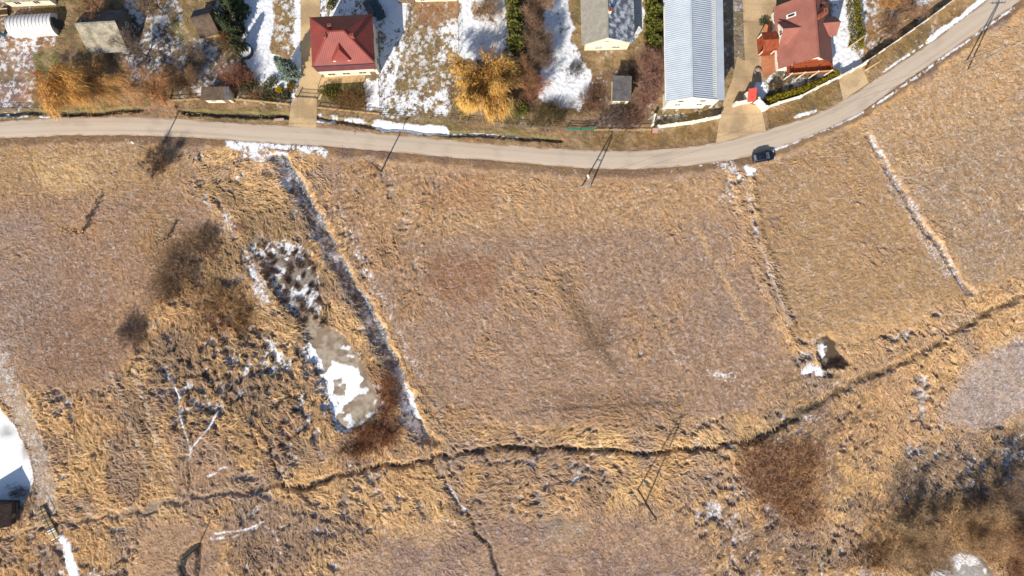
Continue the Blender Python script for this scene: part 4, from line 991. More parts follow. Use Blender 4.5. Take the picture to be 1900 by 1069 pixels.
# polytunnel
def tunnel():
    L, Wd, Hh = 8.0, 4.0, 2.35
    th = thing('polytunnel', 'white film polytunnel greenhouse with arched ribs and an open dark door', 'greenhouse', G(68, 49), math.radians(3.6))
    m = MB(); n = 22; prof = [(-Wd/2 * math.cos(math.pi * i / n), Hh * math.sin(math.pi * i / n) ** .85) for i in range(n + 1)]
    vs = []; xs = [-L/2 - .9, -L/2 - .65, -L/2 - .3] + [-L/2 + L * k / 24 for k in range(25)]
    for q, x in enumerate(xs):
        sag = (1 - .035 * (1 - abs(((x + L/2) / (L / 12)) % 1 * 2 - 1))) if q > 2 else (.25, .72, .93)[q]
        for y, z in prof: vs.append((x, y * (1 if q > 2 else (.5, .8, .95)[q]), z * sag - .1))
    k = n + 1
    m.add(vs, [(a * k + i, a * k + i + 1, (a + 1) * k + i + 1, (a + 1) * k + i) for a in range(len(xs) - 1) for i in range(n)])
    m.add([(L/2, y, z - .1) for y, z in prof] , [tuple(range(k))])
    m.build('cover', M['film'], th, smooth=True)
    for j in range(13):
        r = MB(); x = -L/2 + j * L / 12
        for i in range(n): r.tube((x, prof[i][0] * 1.006, prof[i][1] * 1.006 - .08), (x, prof[i+1][0] * 1.006, prof[i+1][1] * 1.006 - .08), .025, n=5)
        r.build('rib', M['rib'], th)
    d = MB(); d.box(L/2, L/2 + .04, -.75, .75, 0, 1.9); d.build('opening_shade_panel', M['dark'], th)  # dark panel on the closed end stands for the unlit inside
    d = MB()
    for i in range(10):
        a0, a1 = math.pi * i / 10, math.pi * (i + 1) / 10
        d.tube((L/2 + .25, .9 * math.cos(a0), 1.0 + 1.05 * math.sin(a0)), (L/2 + .25, .9 * math.cos(a1), 1.0 + 1.05 * math.sin(a1)), .06, n=6)
    d.build('door_hoop', M['dark'], th)
    d = MB(); d.slab([(L/2 + .1, -.8, 1.6), (L/2 + .9, -1.0, .05), (L/2 + .9, .6, .05), (L/2 + .1, .8, 1.6)], .05); d.build('door_leaf', M['dark'], th)
tunnel()

# gatehouse with red roof, walls, fences, gates
th = thing('bin_shelter', 'small shelter with a bright red sloping roof at the end of the white wall', 'shelter', G(1386, 184), math.radians(8))
w = MB(); w.box(-.65, .65, -.85, .85, 0, 2.0); w.build('wall', M['white'], th)
r = MB(); r.slab([(-.8, -1.05, 2.0), (.75, -1.05, 2.0), (.75, 1.0, 3.4), (-.8, 1.0, 3.4)], .1); r.build('roof', M['redbox'], th)
r = MB(); r.prism([(.75, 0), (.8, 0), (.8, 3.1), (.75, 3.1)], -.95, .95); r.build('side_panel', M['maroon'], th)
def wall_run(name, label, pts, h, w_, mat, posts=None, cat='wall', cap=None):
    th = thing(name, label, cat, G(*pts[0])); o = G(*pts[0]); q = [p - o for p in GP(pts)]
    for a, b in zip(q[:-1], q[1:]):
        n = max(1, round((b - a).length / 3.0))
        for i in range(n):
            s = a + (b - a) * (i / n); e = a + (b - a) * ((i + 1) / n); m = MB()
            m.bar(s + Vector((0, 0, h/2 - .1)), e + Vector((0, 0, h/2 - .1)), w_, h + .2); m.build('panel', M[mat], th)
            if posts:
                p = MB(); p.bar(s + Vector((0, 0, -.1)), s + Vector((0, 0, h + .1)), w_ + .14, w_ + .14); po = p.build('post', M[posts], th)
    p = MB(); p.bar(q[-1] + Vector((0, 0, -.1)), q[-1] + Vector((0, 0, h + .1)), w_ + .14, w_ + .14); p.build('post', M[posts or mat], th)
    return th
wall_run('garden_wall', 'white garden wall below the end of the steel barn', [(1219, 237.5), (1283, 229), (1331, 219)], 1.5, .28, 'white', 'white')
wall_run('garden_wall', 'white gate wall running left from the red roofed shelter', [(1361, 196), (1384, 191)], 1.9, .35, 'white', 'white')
wall_run('garden_wall', 'short white wall slanting down from the red roofed shelter', [(1400, 189), (1415, 204)], 1.9, .5, 'white', 'white')
wall_run('garden_wall', 'long white wall below the yellow-green hedge, curving along the road', [(1417, 203), (1440, 194), (1481, 182), (1511, 166), (1554, 145), (1598, 122)], 1.4, .28, 'white', 'white')
wall_run('fence', 'solid white panel fence beside the upper right bend of the road', [(1600, 119), (1660, 78), (1710, 43), (1769, -1), (1830, -42)], 1.9, .1, 'white', 'white', cat='fence')
wall_run('garden_wall', 'short white side wall next to the brick pillar', [(1209, 234), (1213, 216)], 1.3, .2, 'white', 'white')
th = thing('gate_pillar', 'squat brick pillar at the left end of the white garden wall', 'pillar', G(1212, 246)); m = MB(); m.box(-.4, .4, -.35, .35, 0, 1.5); m.build('shaft', M['brick'], th); m = MB(); m.box(-.48, .48, -.43, .43, 1.5, 1.6); m.build('cap', M['cap'], th)
def post_fence(name, label, pts, h, sp, post='wood', rail='wire', rails=3, pw=.09, rw=.03, mesh=None):
    th = thing(name, label, 'fence', G(*pts[0])); o = G(*pts[0]); q = [p - o for p in GP(pts)]; n = 0
    r = MB()
    for a, b in zip(q[:-1], q[1:]):
        k = max(1, round((b - a).length / sp))
        for i in range(k + 1):
            p = a + (b - a) * (i / k); m = MB(); m.bar(p + Vector((0, 0, -.3)), p + Vector((0, 0, h + .05)), pw, pw); m.build('post', M[post], th)
        for j in range(rails):
            z = Vector((0, 0, h * (j + 1) / rails - .04)); r.bar(a + z, b + z, rw, rw * 1.6)
    r.build('rail', M[rail], th)
    if mesh:
        m = MB()
        for a, b in zip(q[:-1], q[1:]):
            L = (b - a).length; d = (b - a) / L; t_ = 0.0
            while t_ < L: m.bar(a + d * t_ + Vector((0, 0, .05)), a + d * t_ + Vector((0, 0, h)), .02, .05); t_ += .16
        m.build('mesh_panel', M[mesh], th)
    return th
post_fence('fence', 'pale rail fence in front of the rock garden, left of the tan driveway', [(440, 187), (490, 191), (538, 196)], 1.1, 2.4, 'wood_pale', 'wood_pale', 2, .1, .08, 'wood_pale')
post_fence('fence', 'low rail fence in front of the red hipped house, right of the driveway', [(590, 202), (628, 206), (706, 214)], 1.1, 2.4, 'wood', 'wood_pale', 2, .1, .06)
post_fence('fence', 'long wire fence behind the roadside ditch', [(706, 214), (800, 221), (900, 231), (985, 237), (1050, 241)], 1.2, 3.0, 'polec', 'wire', 4)
post_fence('fence', 'wire fence between the green mesh panel and the brick pillar', [(1103, 243), (1160, 244), (1206, 243)], 1.2, 2.6, 'wood_pale', 'wood_pale', 2, .09, .05)
post_fence('fence', 'green mesh fence panel in front of the bare hedge', [(1050, 241), (1076, 242), (1102, 240)], 1.5, 2.6, 'green_net', 'green_net', 4, .08, .06, 'green_net')
post_fence('fence', 'thin wire garden fence right of the red hipped house', [(704, 146), (706, 180), (707, 213)], 1.3, 2.2, 'dark', 'wire', 3)
post_fence('fence', 'thin wire garden fence left of the strip of snow by the golden willow', [(757, 6), (755, 60)], 1.3, 2.6, 'wood_pale', 'wire', 3)
post_fence('fence', 'wire garden fence left of the snowy plot above the golden willow', [(849, 4), (851, 50), (852, 100)], 1.2, 2.4, 'wood', 'wire', 3)
post_fence('fence', 'paling fence on the road bank beside the small shed with cream front', [(300, 190), (345, 188), (372, 186)], 1.1, 1.8, 'wood_pale', 'wood_pale', 2, .09, .06)
post_fence('fence', 'wire fence along the ploughed plot at the left edge', [(0, 204), (60, 204), (105, 205)], 1.1, 2.6, 'wood', 'wire', 3)
th = thing('sliding_gate', 'thin metal bar gate across the tan driveway', 'gate', G(552, 181), math.radians(-4))
for z in (.25, .8, 1.35):
    m = MB(); m.bar((0, 0, z), (3.7, 0, z), .05, .06); m.build('bar', M['dark'], th)
for x in (0, 3.7):
    m = MB(); m.bar((x, 0, -.1), (x, 0, 1.6), .14, .14); m.build('post', M['dark'], th)
m = MB()
for i in range(1, 30): m.bar((i * 3.7 / 30, 0, .25), (i * 3.7 / 30, 0, 1.35), .02, .02)
m.build('infill', M['dark'], th)

# poles
def pole(label, u, v, h, lean=(0, 0), mat='polec', lamp=None, arm=1.2, arm_rot=0.0, group='roadside poles'):
    z0 = Z(u, v) - .3; th = thing('utility_pole', label, 'pole', G(u, v, z0), 0, group)
    top = Vector((lean[0], lean[1], h)); m = MB(); m.tube((0, 0, 0), top, .15, .09, 10); m.build('pole', M[mat], th)
    d = Vector((math.cos(arm_rot), math.sin(arm_rot), 0))
    m = MB(); m.bar(top * .97 - d * arm, top * .97 + d * arm, .09, .09); c = m.build('crossarm', M[mat], th)
    for k in (-.9, -.3, .3, .9):
        i = MB(); i.tube(top * .97 + d * arm * k + Vector((0, 0, .04)), top * .97 + d * arm * k + Vector((0, 0, .25)), .05, .03, 6); i.build('insulator', M['insul'], c)
    if lamp:
        e = top + Vector((lamp[0], lamp[1], .25)); m = MB(); m.tube(top - Vector((0, 0, .4)), e, .035, .03, 6); a = m.build('lamp_arm', M['rib'], th)
        m = MB(); ee = e + Vector((lamp[0], lamp[1], 0)).normalized() * .6; m.bar(e, ee, .3, .14); m.build('lamp_head', M['white'], a)
    return th
def a_pole(label, b1, b2, top_shift, h, mat='polec', lamp=None, group='A-frame power poles'):
    p1, p2 = G(*b1), G(*b2); z0 = Z(*b1) - .3; o = (p1 + p2) / 2; th = thing('power_pole', label, 'pole', Vector((o.x, o.y, z0)), 0, group)
    t = Vector((top_shift[0], top_shift[1], h)); ax = (p2 - p1).normalized()
    for q, s in ((p1 - o, -1), (p2 - o, 1)):
        m = MB(); m.tube(q, t + ax * s * .18, .15, .10, 10); m.build('leg', M[mat], th)
    m = MB(); m.bar((p1 - o) * .45 + t * .55, (p2 - o) * .45 + t * .55, .1, .1); m.build('brace', M[mat], th)
    d = Vector((-ax.y, ax.x, 0)); d = Vector((.35, .94, 0)) if abs(ax.x) > .9 else d
    m = MB(); m.bar(t + Vector((0, 0, -.3)) - d * 1.3, t + Vector((0, 0, -.3)) + d * 1.3, .1, .1); c = m.build('crossarm', M[mat], th)
    for k in (-1.2, -.5, .5, 1.2):
        i = MB(); i.tube(t + d * k + Vector((0, 0, -.25)), t + d * k + Vector((0, 0, 0)), .06, .04, 6); i.build('insulator', M['insul'], c)
    if lamp:
        e = t + Vector((lamp[0], lamp[1], .1)); m = MB(); m.tube(t, e, .035, .03, 6); a = m.build('lamp_arm', M['rib'], th)
        m = MB(); m.bar(e, e + Vector((lamp[0], lamp[1], 0)).normalized() * .7, .32, .15); m.build('lamp_head', M['white'], a)
pole('street lamp pole rising from the round bare bush by the road', 294, 288, 6.8, (-.1, .3), 'polec', (-.5, .3), .5, .5)
pole('dark single pole by the road right of the straight ditch', 707, 318, 9.0, (0, 0), 'polew', None, .7, .6)
pole('pale timber pole beside the narrow hedge of the balcony house', 1573, 89, 5.6, (0, 0), 'wood_pale', None, .4, .7)
pole('pale timber pole on the verge outside the white panel fence', 1605, 131, 5.2, (0, 0), 'wood_pale', None, .4, .7)
a_pole('two-legged power pole south of the road, above the middle of the field', (1079, 347), (1094, 350), (-.2, -.3), 8.6, 'polec', (-.2, .6))
a_pole('two-legged power pole beyond the stream in the tall reeds', (1183, 907), (1197, 934), (0, .1), 12.6, 'polew')
a_pole('two-legged power pole in the grass at the upper right, shadow crossing the road', (1793, 113), (1794, 132), (0, .1), 10.0, 'polec')
pole('lone pole by the half-moon water hollow at the bottom edge', 368, 1015, 6.2, (-.6, -.5), 'polew', None, .4, 0.0)
for u, v, h, lb in ((828, 203, 1.6, 'short leaning timber post left of the golden willow'), (1112, 186, 2.0, 'pale upright post left of the small dark shed'), (1678, 38, 1.4, 'short pale stake in the brown garden behind the white panel fence'), (1628, 60, 3.0, 'thin dark garden post between the timber poles')):
    th = thing('post', lb, 'post', G(u, v, -.1)); m = MB(); m.tube((0, 0, 0), (.1, -.25, h), .08, .07, 7); m.build('shaft', M['wood_pale'], th); m = MB(); m.tube((.1, -.25, h), (.1, -.25, h + .05), .1, .1, 7); m.build('cap', M['wood'], th)

def cable(label, a, b, sag):
    p0, p1 = Vector(a), Vector(b); o = (p0 + p1) / 2; th = thing('overhead_cable', label, 'cable', (o.x, o.y, min(p0.z, p1.z)), 0, 'overhead cables along the road'); m = MB(); prev = None
    for i in range(25):
        t_ = i / 24; p = p0.lerp(p1, t_) - Vector((o.x, o.y, min(p0.z, p1.z))); p.z -= sag * 4 * t_ * (1 - t_)
        if prev is not None: m.tube(prev, p, .014, n=5)
        prev = p
    m.build('wire', M['dark'], th); cl = MB()
    q = p0 - Vector((o.x, o.y, min(p0.z, p1.z))); cl.tube(q - Vector((0, 0, .1)), q + Vector((0, 0, .05)), .05, n=6); cl.build('clamp', M['insul'], th)
L_ = G(294, 288); S_ = G(707, 318); A_p = G(1087, 349); T_p = G(1793, 122)
for k, nm in ((-.6, 'upper'), (.6, 'lower')):
    cable('thin overhead cable from the street lamp pole to the dark single pole, %s of two' % nm, (L_.x - .1, L_.y - k, 6.4), (S_.x, S_.y - k, 8.6), 1.0)
    cable('thin overhead cable from the dark single pole to the two-legged pole, %s of two' % nm, (S_.x, S_.y - k, 8.7), (A_p.x - .2, A_p.y - k, 8.1), 1.0)
    cable('thin overhead cable over the right-hand field to the upper right pole, %s of two' % nm, (A_p.x - .2, A_p.y - k, 8.2), (T_p.x, T_p.y - k, 9.6), 1.8)
# car, trailer, trampoline and garden things
def car():
    th = thing('parked_car', 'black hatchback car parked on the verge beside the road', 'car', G(1414, 292, .02), math.radians(10))
    def loft(secs, nseg=16):
        m = MB(); vs = []
        for x, hw, z0, z1, rr in secs:
            for i in range(nseg):
                t = 2 * math.pi * i / nseg; cx_ = math.copysign(abs(math.cos(t)) ** rr, math.cos(t)); cz = math.copysign(abs(math.sin(t)) ** rr, math.sin(t))
                vs.append((x, hw * cx_, (z0 + z1) / 2 + (z1 - z0) / 2 * cz))
        fs = [(a * nseg + i, a * nseg + (i + 1) % nseg, (a + 1) * nseg + (i + 1) % nseg, (a + 1) * nseg + i) for a in range(len(secs) - 1) for i in range(nseg)]
        fs += [tuple(range(nseg))[::-1], tuple(range((len(secs) - 1) * nseg, len(secs) * nseg))]
        return m.add(vs, fs)
    loft([(-2.05, .62, .45, .85, .5), (-1.98, .80, .32, .98, .4), (-1.6, .88, .25, 1.0, .35), (-.6, .9, .22, .98, .35), (.6, .9, .22, .95, .35), (1.2, .88, .24, .88, .38), (1.75, .82, .28, .78, .42), (2.02, .62, .36, .68, .5), (2.08, .45, .42, .6, .6)]).build('body', M['carpaint'], th, smooth=True)
    cb = loft([(-1.92, .60, .9, 1.0, .5), (-1.6, .66, .9, 1.36, .5), (-1.1, .69, .9, 1.47, .5), (-.2, .69, .9, 1.48, .5), (.35, .66, .9, 1.38, .5), (1.05, .66, .88, .95, .5)])
    cab = cb.build('cabin', M['glass'], th, smooth=True)
    r = MB(); r.add([(-1.5,-.55,1.44),(-1.5,.55,1.44),(-.2,.57,1.5),(-.2,-.57,1.5),(.15,.5,1.46),(.15,-.5,1.46)], [(0,3,2,1),(3,5,4,2)]); r.build('roof', M['carpaint'], th, smooth=True)
    w = MB(); w.add([(.22,-.5,1.45),(.22,.5,1.45),(.98,.6,1.0),(.98,-.6,1.0)], [(0,3,2,1)]); w.build('windscreen', M['screen'], th)
    w = MB(); w.add([(-1.62,-.48,1.37),(-1.62,.48,1.37),(-1.95,.5,1.03),(-1.95,-.5,1.03)], [(0,1,2,3)]); w.build('rear_window', M['screen'], th)
    for x in (-1.25, 1.3):
        for s in (-1, 1):
            m = MB(); m.tube((x, s * .72, .31), (x, s * .90, .31), .31, .31, 18); wo = m.build('wheel', M['rubber'], th)
            m = MB(); m.tube((x, s * .89, .31), (x, s * .915, .31), .19, .17, 12); m.build('rim', M['rib'], wo)
    for s in (-1, 1):
        m = MB(); m.box(1.85, 2.03, s * .58 - .15, s * .58 + .15, .56, .70); m.build('headlight', M['lampclear'], th)
        m = MB(); m.box(-2.02, -1.92, s * .62 - .13, s * .62 + .13, .72, .92); m.build('tail_light', M['lampred'], th)
        m = MB(); m.box(.55, .72, s * .96 - .1, s * .96 + .1, .92, 1.05); m.build('mirror', M['carpaint'], th)
M['screen'] = mat_proc('pale windscreen', (0.10, 0.12, 0.14), (0.13, 0.15, 0.17), 2, 0.15, 0.5)
car()
th = thing('trailer', 'dark teal covered trailer parked aslant behind the red hipped house', 'trailer', G(702, 22), math.radians(-62))
m = MB(); m.box(-1.8, 1.8, -.85, .85, .55, .75); m.build('bed', M['dark'], th)
m = MB(); m.prism([(-.85, .75), (.85, .75), (.85, 1.45), (.45, 1.75), (-.45, 1.75), (-.85, 1.45)], -1.75, 1.75)
o = m.build('cover', M['teal'], th); o.rotation_euler = (0, 0, math.pi / 2)
for x in (-.5, .5):
    for s in (-1, 1):
        m = MB(); m.tube((x, s * .8, .3), (x, s * .98, .3), .3, .3, 14); wo = m.build('wheel', M['rubber'], th); m = MB(); m.tube((x, s * .97, .3), (x, s * .99, .3), .15, .15, 10); m.build('rim', M['rib'], wo)
m = MB(); m.bar((1.8, 0, .55), (2.9, 0, .5), .1, .1); m.build('drawbar', M['dark'], th)
th = gable_house('shed', 'narrow grey lean-to beside the dark teal trailer', 'shed', (688, 20), math.radians(-62), 2.4, 1.3, 1.5, 1.8, .1, .1, M['wood'], (M['darkroof'], M['darkroof']))
th = thing('trampoline', 'round dark-skirted trampoline with snow on its mat', 'trampoline', G(457, 97))
m = MB()
for i in range(28):
    a0, a1 = 2*math.pi*i/28, 2*math.pi*(i+1)/28
    m.tube((1.35*math.cos(a0), 1.35*math.sin(a0), .95), (1.35*math.cos(a1), 1.35*math.sin(a1), .95), .13, n=6)
m.build('frame_pad', M['dark'], th)
m = MB(); m.tube((0, 0, .86), (0, 0, .92), 1.28, 1.28, 28); m.build('mat', M['snow'], th)
m = MB(); n = 28
m.add([(1.36*math.cos(2*math.pi*i/n), 1.36*math.sin(2*math.pi*i/n), z) for z in (0, .95) for i in range(n)], [(i, (i+1) % n, n + (i+1) % n, n + i) for i in range(n)]); m.build('skirt', M['dark'], th)
for i in range(4):
    a0 = .4 + i * math.pi / 2; m = MB(); m.tube((1.42*math.cos(a0), 1.42*math.sin(a0), 0), (1.42*math.cos(a0), 1.42*math.sin(a0), 1.5), .04, n=6); m.build('leg', M['dark'], th)
th = thing('concrete_ring', 'small round concrete well ring on the tan yard paving', 'well ring', G(1404, 134))
m = MB(); n = 20
ring = lambda r, z: [(r*math.cos(2*math.pi*i/n), r*math.sin(2*math.pi*i/n), z) for i in range(n)]
m.add(ring(.65, 0) + ring(.65, .5) + ring(.48, .5) + ring(.48, .1), [(k*n + i, k*n + (i+1) % n, (k+1)*n + (i+1) % n, (k+1)*n + i) for k in range(3) for i in range(n)]); m.build('ring', M['polec'], th)
m = MB(); m.tube((0, 0, .08), (0, 0, .12), .5, .5, 18); m.build('lid', M['cap'], th)
th = thing('culvert_head', 'pale concrete culvert head where the straight ditch leaves the road', 'culvert', G(521, 281, -.35), math.radians(-8))
m = MB(); m.box(-1.3, 1.3, -.15, .15, -.4, .55); m.build('headwall', M['cap'], th)
m = MB(); m.tube((0, -.16, -.1), (0, -.24, -.1), .32, .32, 16); m.build('pipe', M['dark'], th)
th = thing('culvert_head', 'pale concrete slab by the roadside ditch left of the tan driveway', 'culvert', G(518, 222, -.2), math.radians(4))
m = MB(); m.box(-.9, .9, -.2, .2, -.3, .3); m.build('headwall', M['cap'], th); m = MB(); m.tube((.9, 0, -.15), (1.02, 0, -.15), .2, .2, 12); m.build('pipe', M['dark'], th)
# footbridge
th = thing('footbridge', 'plank footbridge with one handrail over the stream, bottom left', 'bridge', G(92, 971, .32), math.atan2(-(1003 - 941), 108 - 77))
L = 6.6; a_ = th
m = MB(); m.bar((-L/2, .45, .0), (L/2, .45, .0), .14, .2); m.bar((-L/2, -.45, .0), (L/2, -.45, .0), .14, .2); m.build('beam', M['wood'], th)
rr = random.Random(5)
for i in range(30):
    x = -L/2 + .12 + i * (L - .2) / 29; m = MB(); m.box(x - .09, x + .09, -.75 + rr.uniform(-.05, .05), .75 + rr.uniform(-.05, .05), .11, .15 + rr.uniform(0, .02)); m.build('plank', M['snow'] if (i > 18 and rr.random() < .3) else M['wood_pale'] if rr.random() < .3 else M['wood'], th)
m = MB(); m.bar((-L/2, .72, 1.0), (L/2, .72, 1.0), .1, .1); m.build('handrail', M['dark'], th)
for i in range(4):
    x = -L/2 + .2 + i * (L - .4) / 3; m = MB(); m.bar((x, .72, -.4), (x, .72, 1.0), .08, .08); m.build('rail_post', M['dark'], th)
th = thing('barrel', 'blue plastic barrel at the left end of the polytunnel', 'barrel', G(8, 66)); m = MB(); m.tube((0,0,0),(0,0,.45),.28,.33,14); m.tube((0,0,.45),(0,0,.9),.33,.28,14); m.build('body', M['blue'], th); m = MB(); m.tube((0,0,.9),(0,0,.94),.24,.24,14); m.build('lid', M['dark'], th)
th = thing('cold_frame', 'brown garden box with a pale rim above the blue barrel', 'box', G(11, 25), .1); m = MB(); m.box(-.7,.7,-.55,.55,0,.6); m.build('box', M['hutroof'], th); m = MB(); m.box(-.8,.8,.5,.65,.6,.72); m.box(-.8,.8,-.68,-.52,.6,.7); m.build('rim', M['wood_pale'], th)

# ------------------------------------------------------------------ trees and shrubs
def prisms(S, D, r0, r1, col):
    """3-sided tapered branches from arrays of start points and end offsets"""
    n = len(S); d = D / (np.linalg.norm(D, axis=1)[:, None] + 1e-9)
    ref = np.where(np.abs(d[:, 2:3]) > 0.9, np.array([[1., 0, 0]]), np.array([[0, 0, 1.]]))
    q = np.cross(d, ref); q /= np.linalg.norm(q, axis=1)[:, None]; w = np.cross(d, q)
    V_ = []
    for p, r in ((S, r0), (S + D, r1)):
        for k in range(3):
            a = 2 * math.pi * k / 3; V_.append(p + (q * math.cos(a) + w * math.sin(a)) * np.reshape(r, (-1, 1)))
    v = np.stack(V_, 1).reshape(-1, 3); b = np.arange(n)[:, None] * 6
    f = np.concatenate([b + np.array([k, (k + 1) % 3, 3 + (k + 1) % 3, 3 + k]) for k in range(3)], 0)
    return v, f, np.repeat(col, 6, 0)
def twigs(S, D, w, col, r):
    """flat tapered twigs (two crossed facets would not show at this scale), bent at the middle"""
    n = len(S); q = np.cross(D, r.normal(0, 1, (n, 3))); q /= np.linalg.norm(q, axis=1)[:, None] + 1e-9
    w = np.reshape(w, (-1, 1)) if np.ndim(w) else w
    L = np.linalg.norm(D, axis=1)[:, None]; mid_ = S + D * .5 + r.normal(0, .08, (n, 3)) * L; tip = S + D
    v = np.stack([S - q * w * .5, S + q * w * .5, mid_ - q * w * .4, mid_ + q * w * .4, tip - q * w * .18, tip + q * w * .18], 1).reshape(-1, 3)
    b = np.arange(n)[:, None] * 6
    f = np.concatenate([b + np.array([0, 1, 3, 2]), b + np.array([2, 3, 5, 4])], 0)
    return v, f, np.repeat(col, 6, 0)
def unit(a): return a / (np.linalg.norm(a, axis=1)[:, None] + 1e-9)
def children_of(S, D, k, lo, hi, ratio, spread, up, r, jit=.35):
    n = len(S); idx = np.repeat(np.arange(n), k); t = r.uniform(lo, hi, n * k)[:, None]
    s = S[idx] + D[idx] * t; L = np.linalg.norm(D[idx], axis=1)[:, None]
    d = unit(unit(D[idx]) + r.normal(0, spread, (n * k, 3)) + np.array([[0, 0, up]]))
    return s, d * L * ratio * r.uniform(1 - jit, 1 + jit, (n * k, 1)) * (1.15 - .5 * t)
def calm(a, k=.88): l = a @ np.array([.25, .6, .15]); return l + (a - l) * k
def bare_tree(name, label, cat, u, v, h, rad, c_twig, c_bark=(122, 104, 88), dens=1.0, droop=0.0, lean=(0, 0), group=None, seed=1, limbs=7, tw=.03, trunk_h=.18, spread=.55, flat_top=0.0, strands=0, haze=2600):
    r = np.random.default_rng(seed); zb = Z(u, v) - .25
    th = thing(name, label, cat, G(u, v, zb), 0, group)
    base = np.array([[0, 0, 0.]]); top = np.array([[lean[0] * .25, lean[1] * .25, h * trunk_h]])
    tb = lin(c_bark); tc = calm(lin(c_twig))
    TV, TF, TC = [], [], []; off = 0
    def addt(x):
        nonlocal off
        TV.append(x[0]); TF.append(x[1] + off); TC.append(x[2]); off += len(x[0])
    R0 = .035 * h * .55 + .05
    addt(prisms(base, top, np.array([R0]), np.array([R0 * .8]), tb[None] * np.ones((1, 3))))
    az = np.arange(limbs) * 2 * math.pi / limbs + r.uniform(-.4, .4, limbs)
    out = r.uniform(.35, .85, limbs) * rad; hz = h * (1 - trunk_h) * r.uniform(.62, .9, limbs) * (1 - .25 * (out / rad))
    S1 = np.repeat(top, limbs, 0); D1 = np.stack([np.cos(az) * out * .55 + lean[0] * .5, np.sin(az) * out * .55 + lean[1] * .5, hz * .55], -1)
    addt(prisms(S1, D1, np.full(limbs, R0 * .5), np.full(limbs, R0 * .32), tb[None] * r.uniform(.85, 1.15, (limbs, 1))))
    S1b = S1 + D1; D1b = np.stack([np.cos(az + r.uniform(-.4, .4, limbs)) * out * .6 + lean[0] * .35, np.sin(az + r.uniform(-.4, .4, limbs)) * out * .6 + lean[1] * .35, hz * .42 * (1 - flat_top)], -1)
    addt(prisms(S1b, D1b, np.full(limbs, R0 * .32), np.full(limbs, R0 * .1), tb[None] * r.uniform(.85, 1.15, (limbs, 1))))
    SA = np.concatenate([S1, S1b]); DA = np.concatenate([D1, D1b])
    S2, D2 = children_of(SA, DA, 6, .3, 1.0, .62, spread, .15, r)
    addt(prisms(S2, D2, np.full(len(S2), R0 * .13), np.full(len(S2), R0 * .04), tb[None] * r.uniform(.85, 1.2, (len(S2), 1))))
    S3, D3 = children_of(S2, D2, 5, .25, 1.0, .55, spread, .1, r)
    V_, F_, C_ = [], [], []; o2 = 0
    def addc(x):
        nonlocal o2
        V_.append(x[0]); F_.append(x[1] + o2); C_.append(x[2]); o2 += len(x[0])
    def cvar(n): return np.clip(tc[None] * r.uniform(.65, 1.35, (n, 1)) * (1 + r.normal(0, .06, (n, 3))), .008, .8)
    addc(twigs(S3, D3, tw * 1.3, cvar(len(S3)), r))
    k4 = max(2, int(round(9 * dens)))
    S4, D4 = children_of(S3, D3, k4, .1, 1.0, .55, spread * 1.1, .05 - droop, r)
    if droop > 0:
        ln = np.linalg.norm(D4, axis=1)[:, None]; hang = r.uniform(.5, 1.0, (len(S4), 1)) * np.minimum(2.6, np.maximum(.4, S4[:, 2:3] * .5))
        outw = unit(np.concatenate([S4[:, :2], np.zeros((len(S4), 1))], 1))
        D4 = unit(D4) * ln * .5 + outw * hang * .35 + np.array([[0, 0, -1]]) * hang * droop
    else:
        ln = np.linalg.norm(D4, axis=1)[:, None]; D4 = D4 / ln * np.clip(ln, .35, 1.1)
    addc(twigs(S4, D4, tw, cvar(len(S4)), r))
    if strands:
        n = strands; k = r.integers(0, len(S3), n); s0 = S3[k] + D3[k] * r.random((n, 1)) + r.normal(0, .55, (n, 3)) * np.array([[1, 1, .5]])
        o_ = unit(np.concatenate([s0[:, :2] - np.array([[lean[0], lean[1]]]) * .3, np.zeros((n, 1))], 1)) * (np.linalg.norm(s0[:, :2], axis=1)[:, None] / rad)
        ln = r.uniform(.5, 1.6, (n, 1)); addc(twigs(s0, (o_ * .55 + np.array([[0, 0, -1]]) * droop + r.normal(0, .22, (n, 3))) * ln, tw, cvar(n), r))
    if haze:
        n = haze; k = r.integers(0, len(S2), n); s0 = S2[k] + D2[k] * r.random((n, 1)) + r.normal(0, .5, (n, 3)); s0[:, 2] = np.maximum(s0[:, 2], .3)
        d = unit(D2[k]) + r.normal(0, .6, (n, 3)) + np.array([[0, 0, .3]]); addc(twigs(s0, unit(d) * r.uniform(.4, 1.0, (n, 1)), tw * .8, cvar(n), r))
    np_mesh('trunk', np.concatenate(TV), np.concatenate(TF), np.concatenate(TC), M['twig'], th)
    np_mesh('crown', np.concatenate(V_), np.concatenate(F_), np.concatenate(C_), M['twig'], th)
    return th
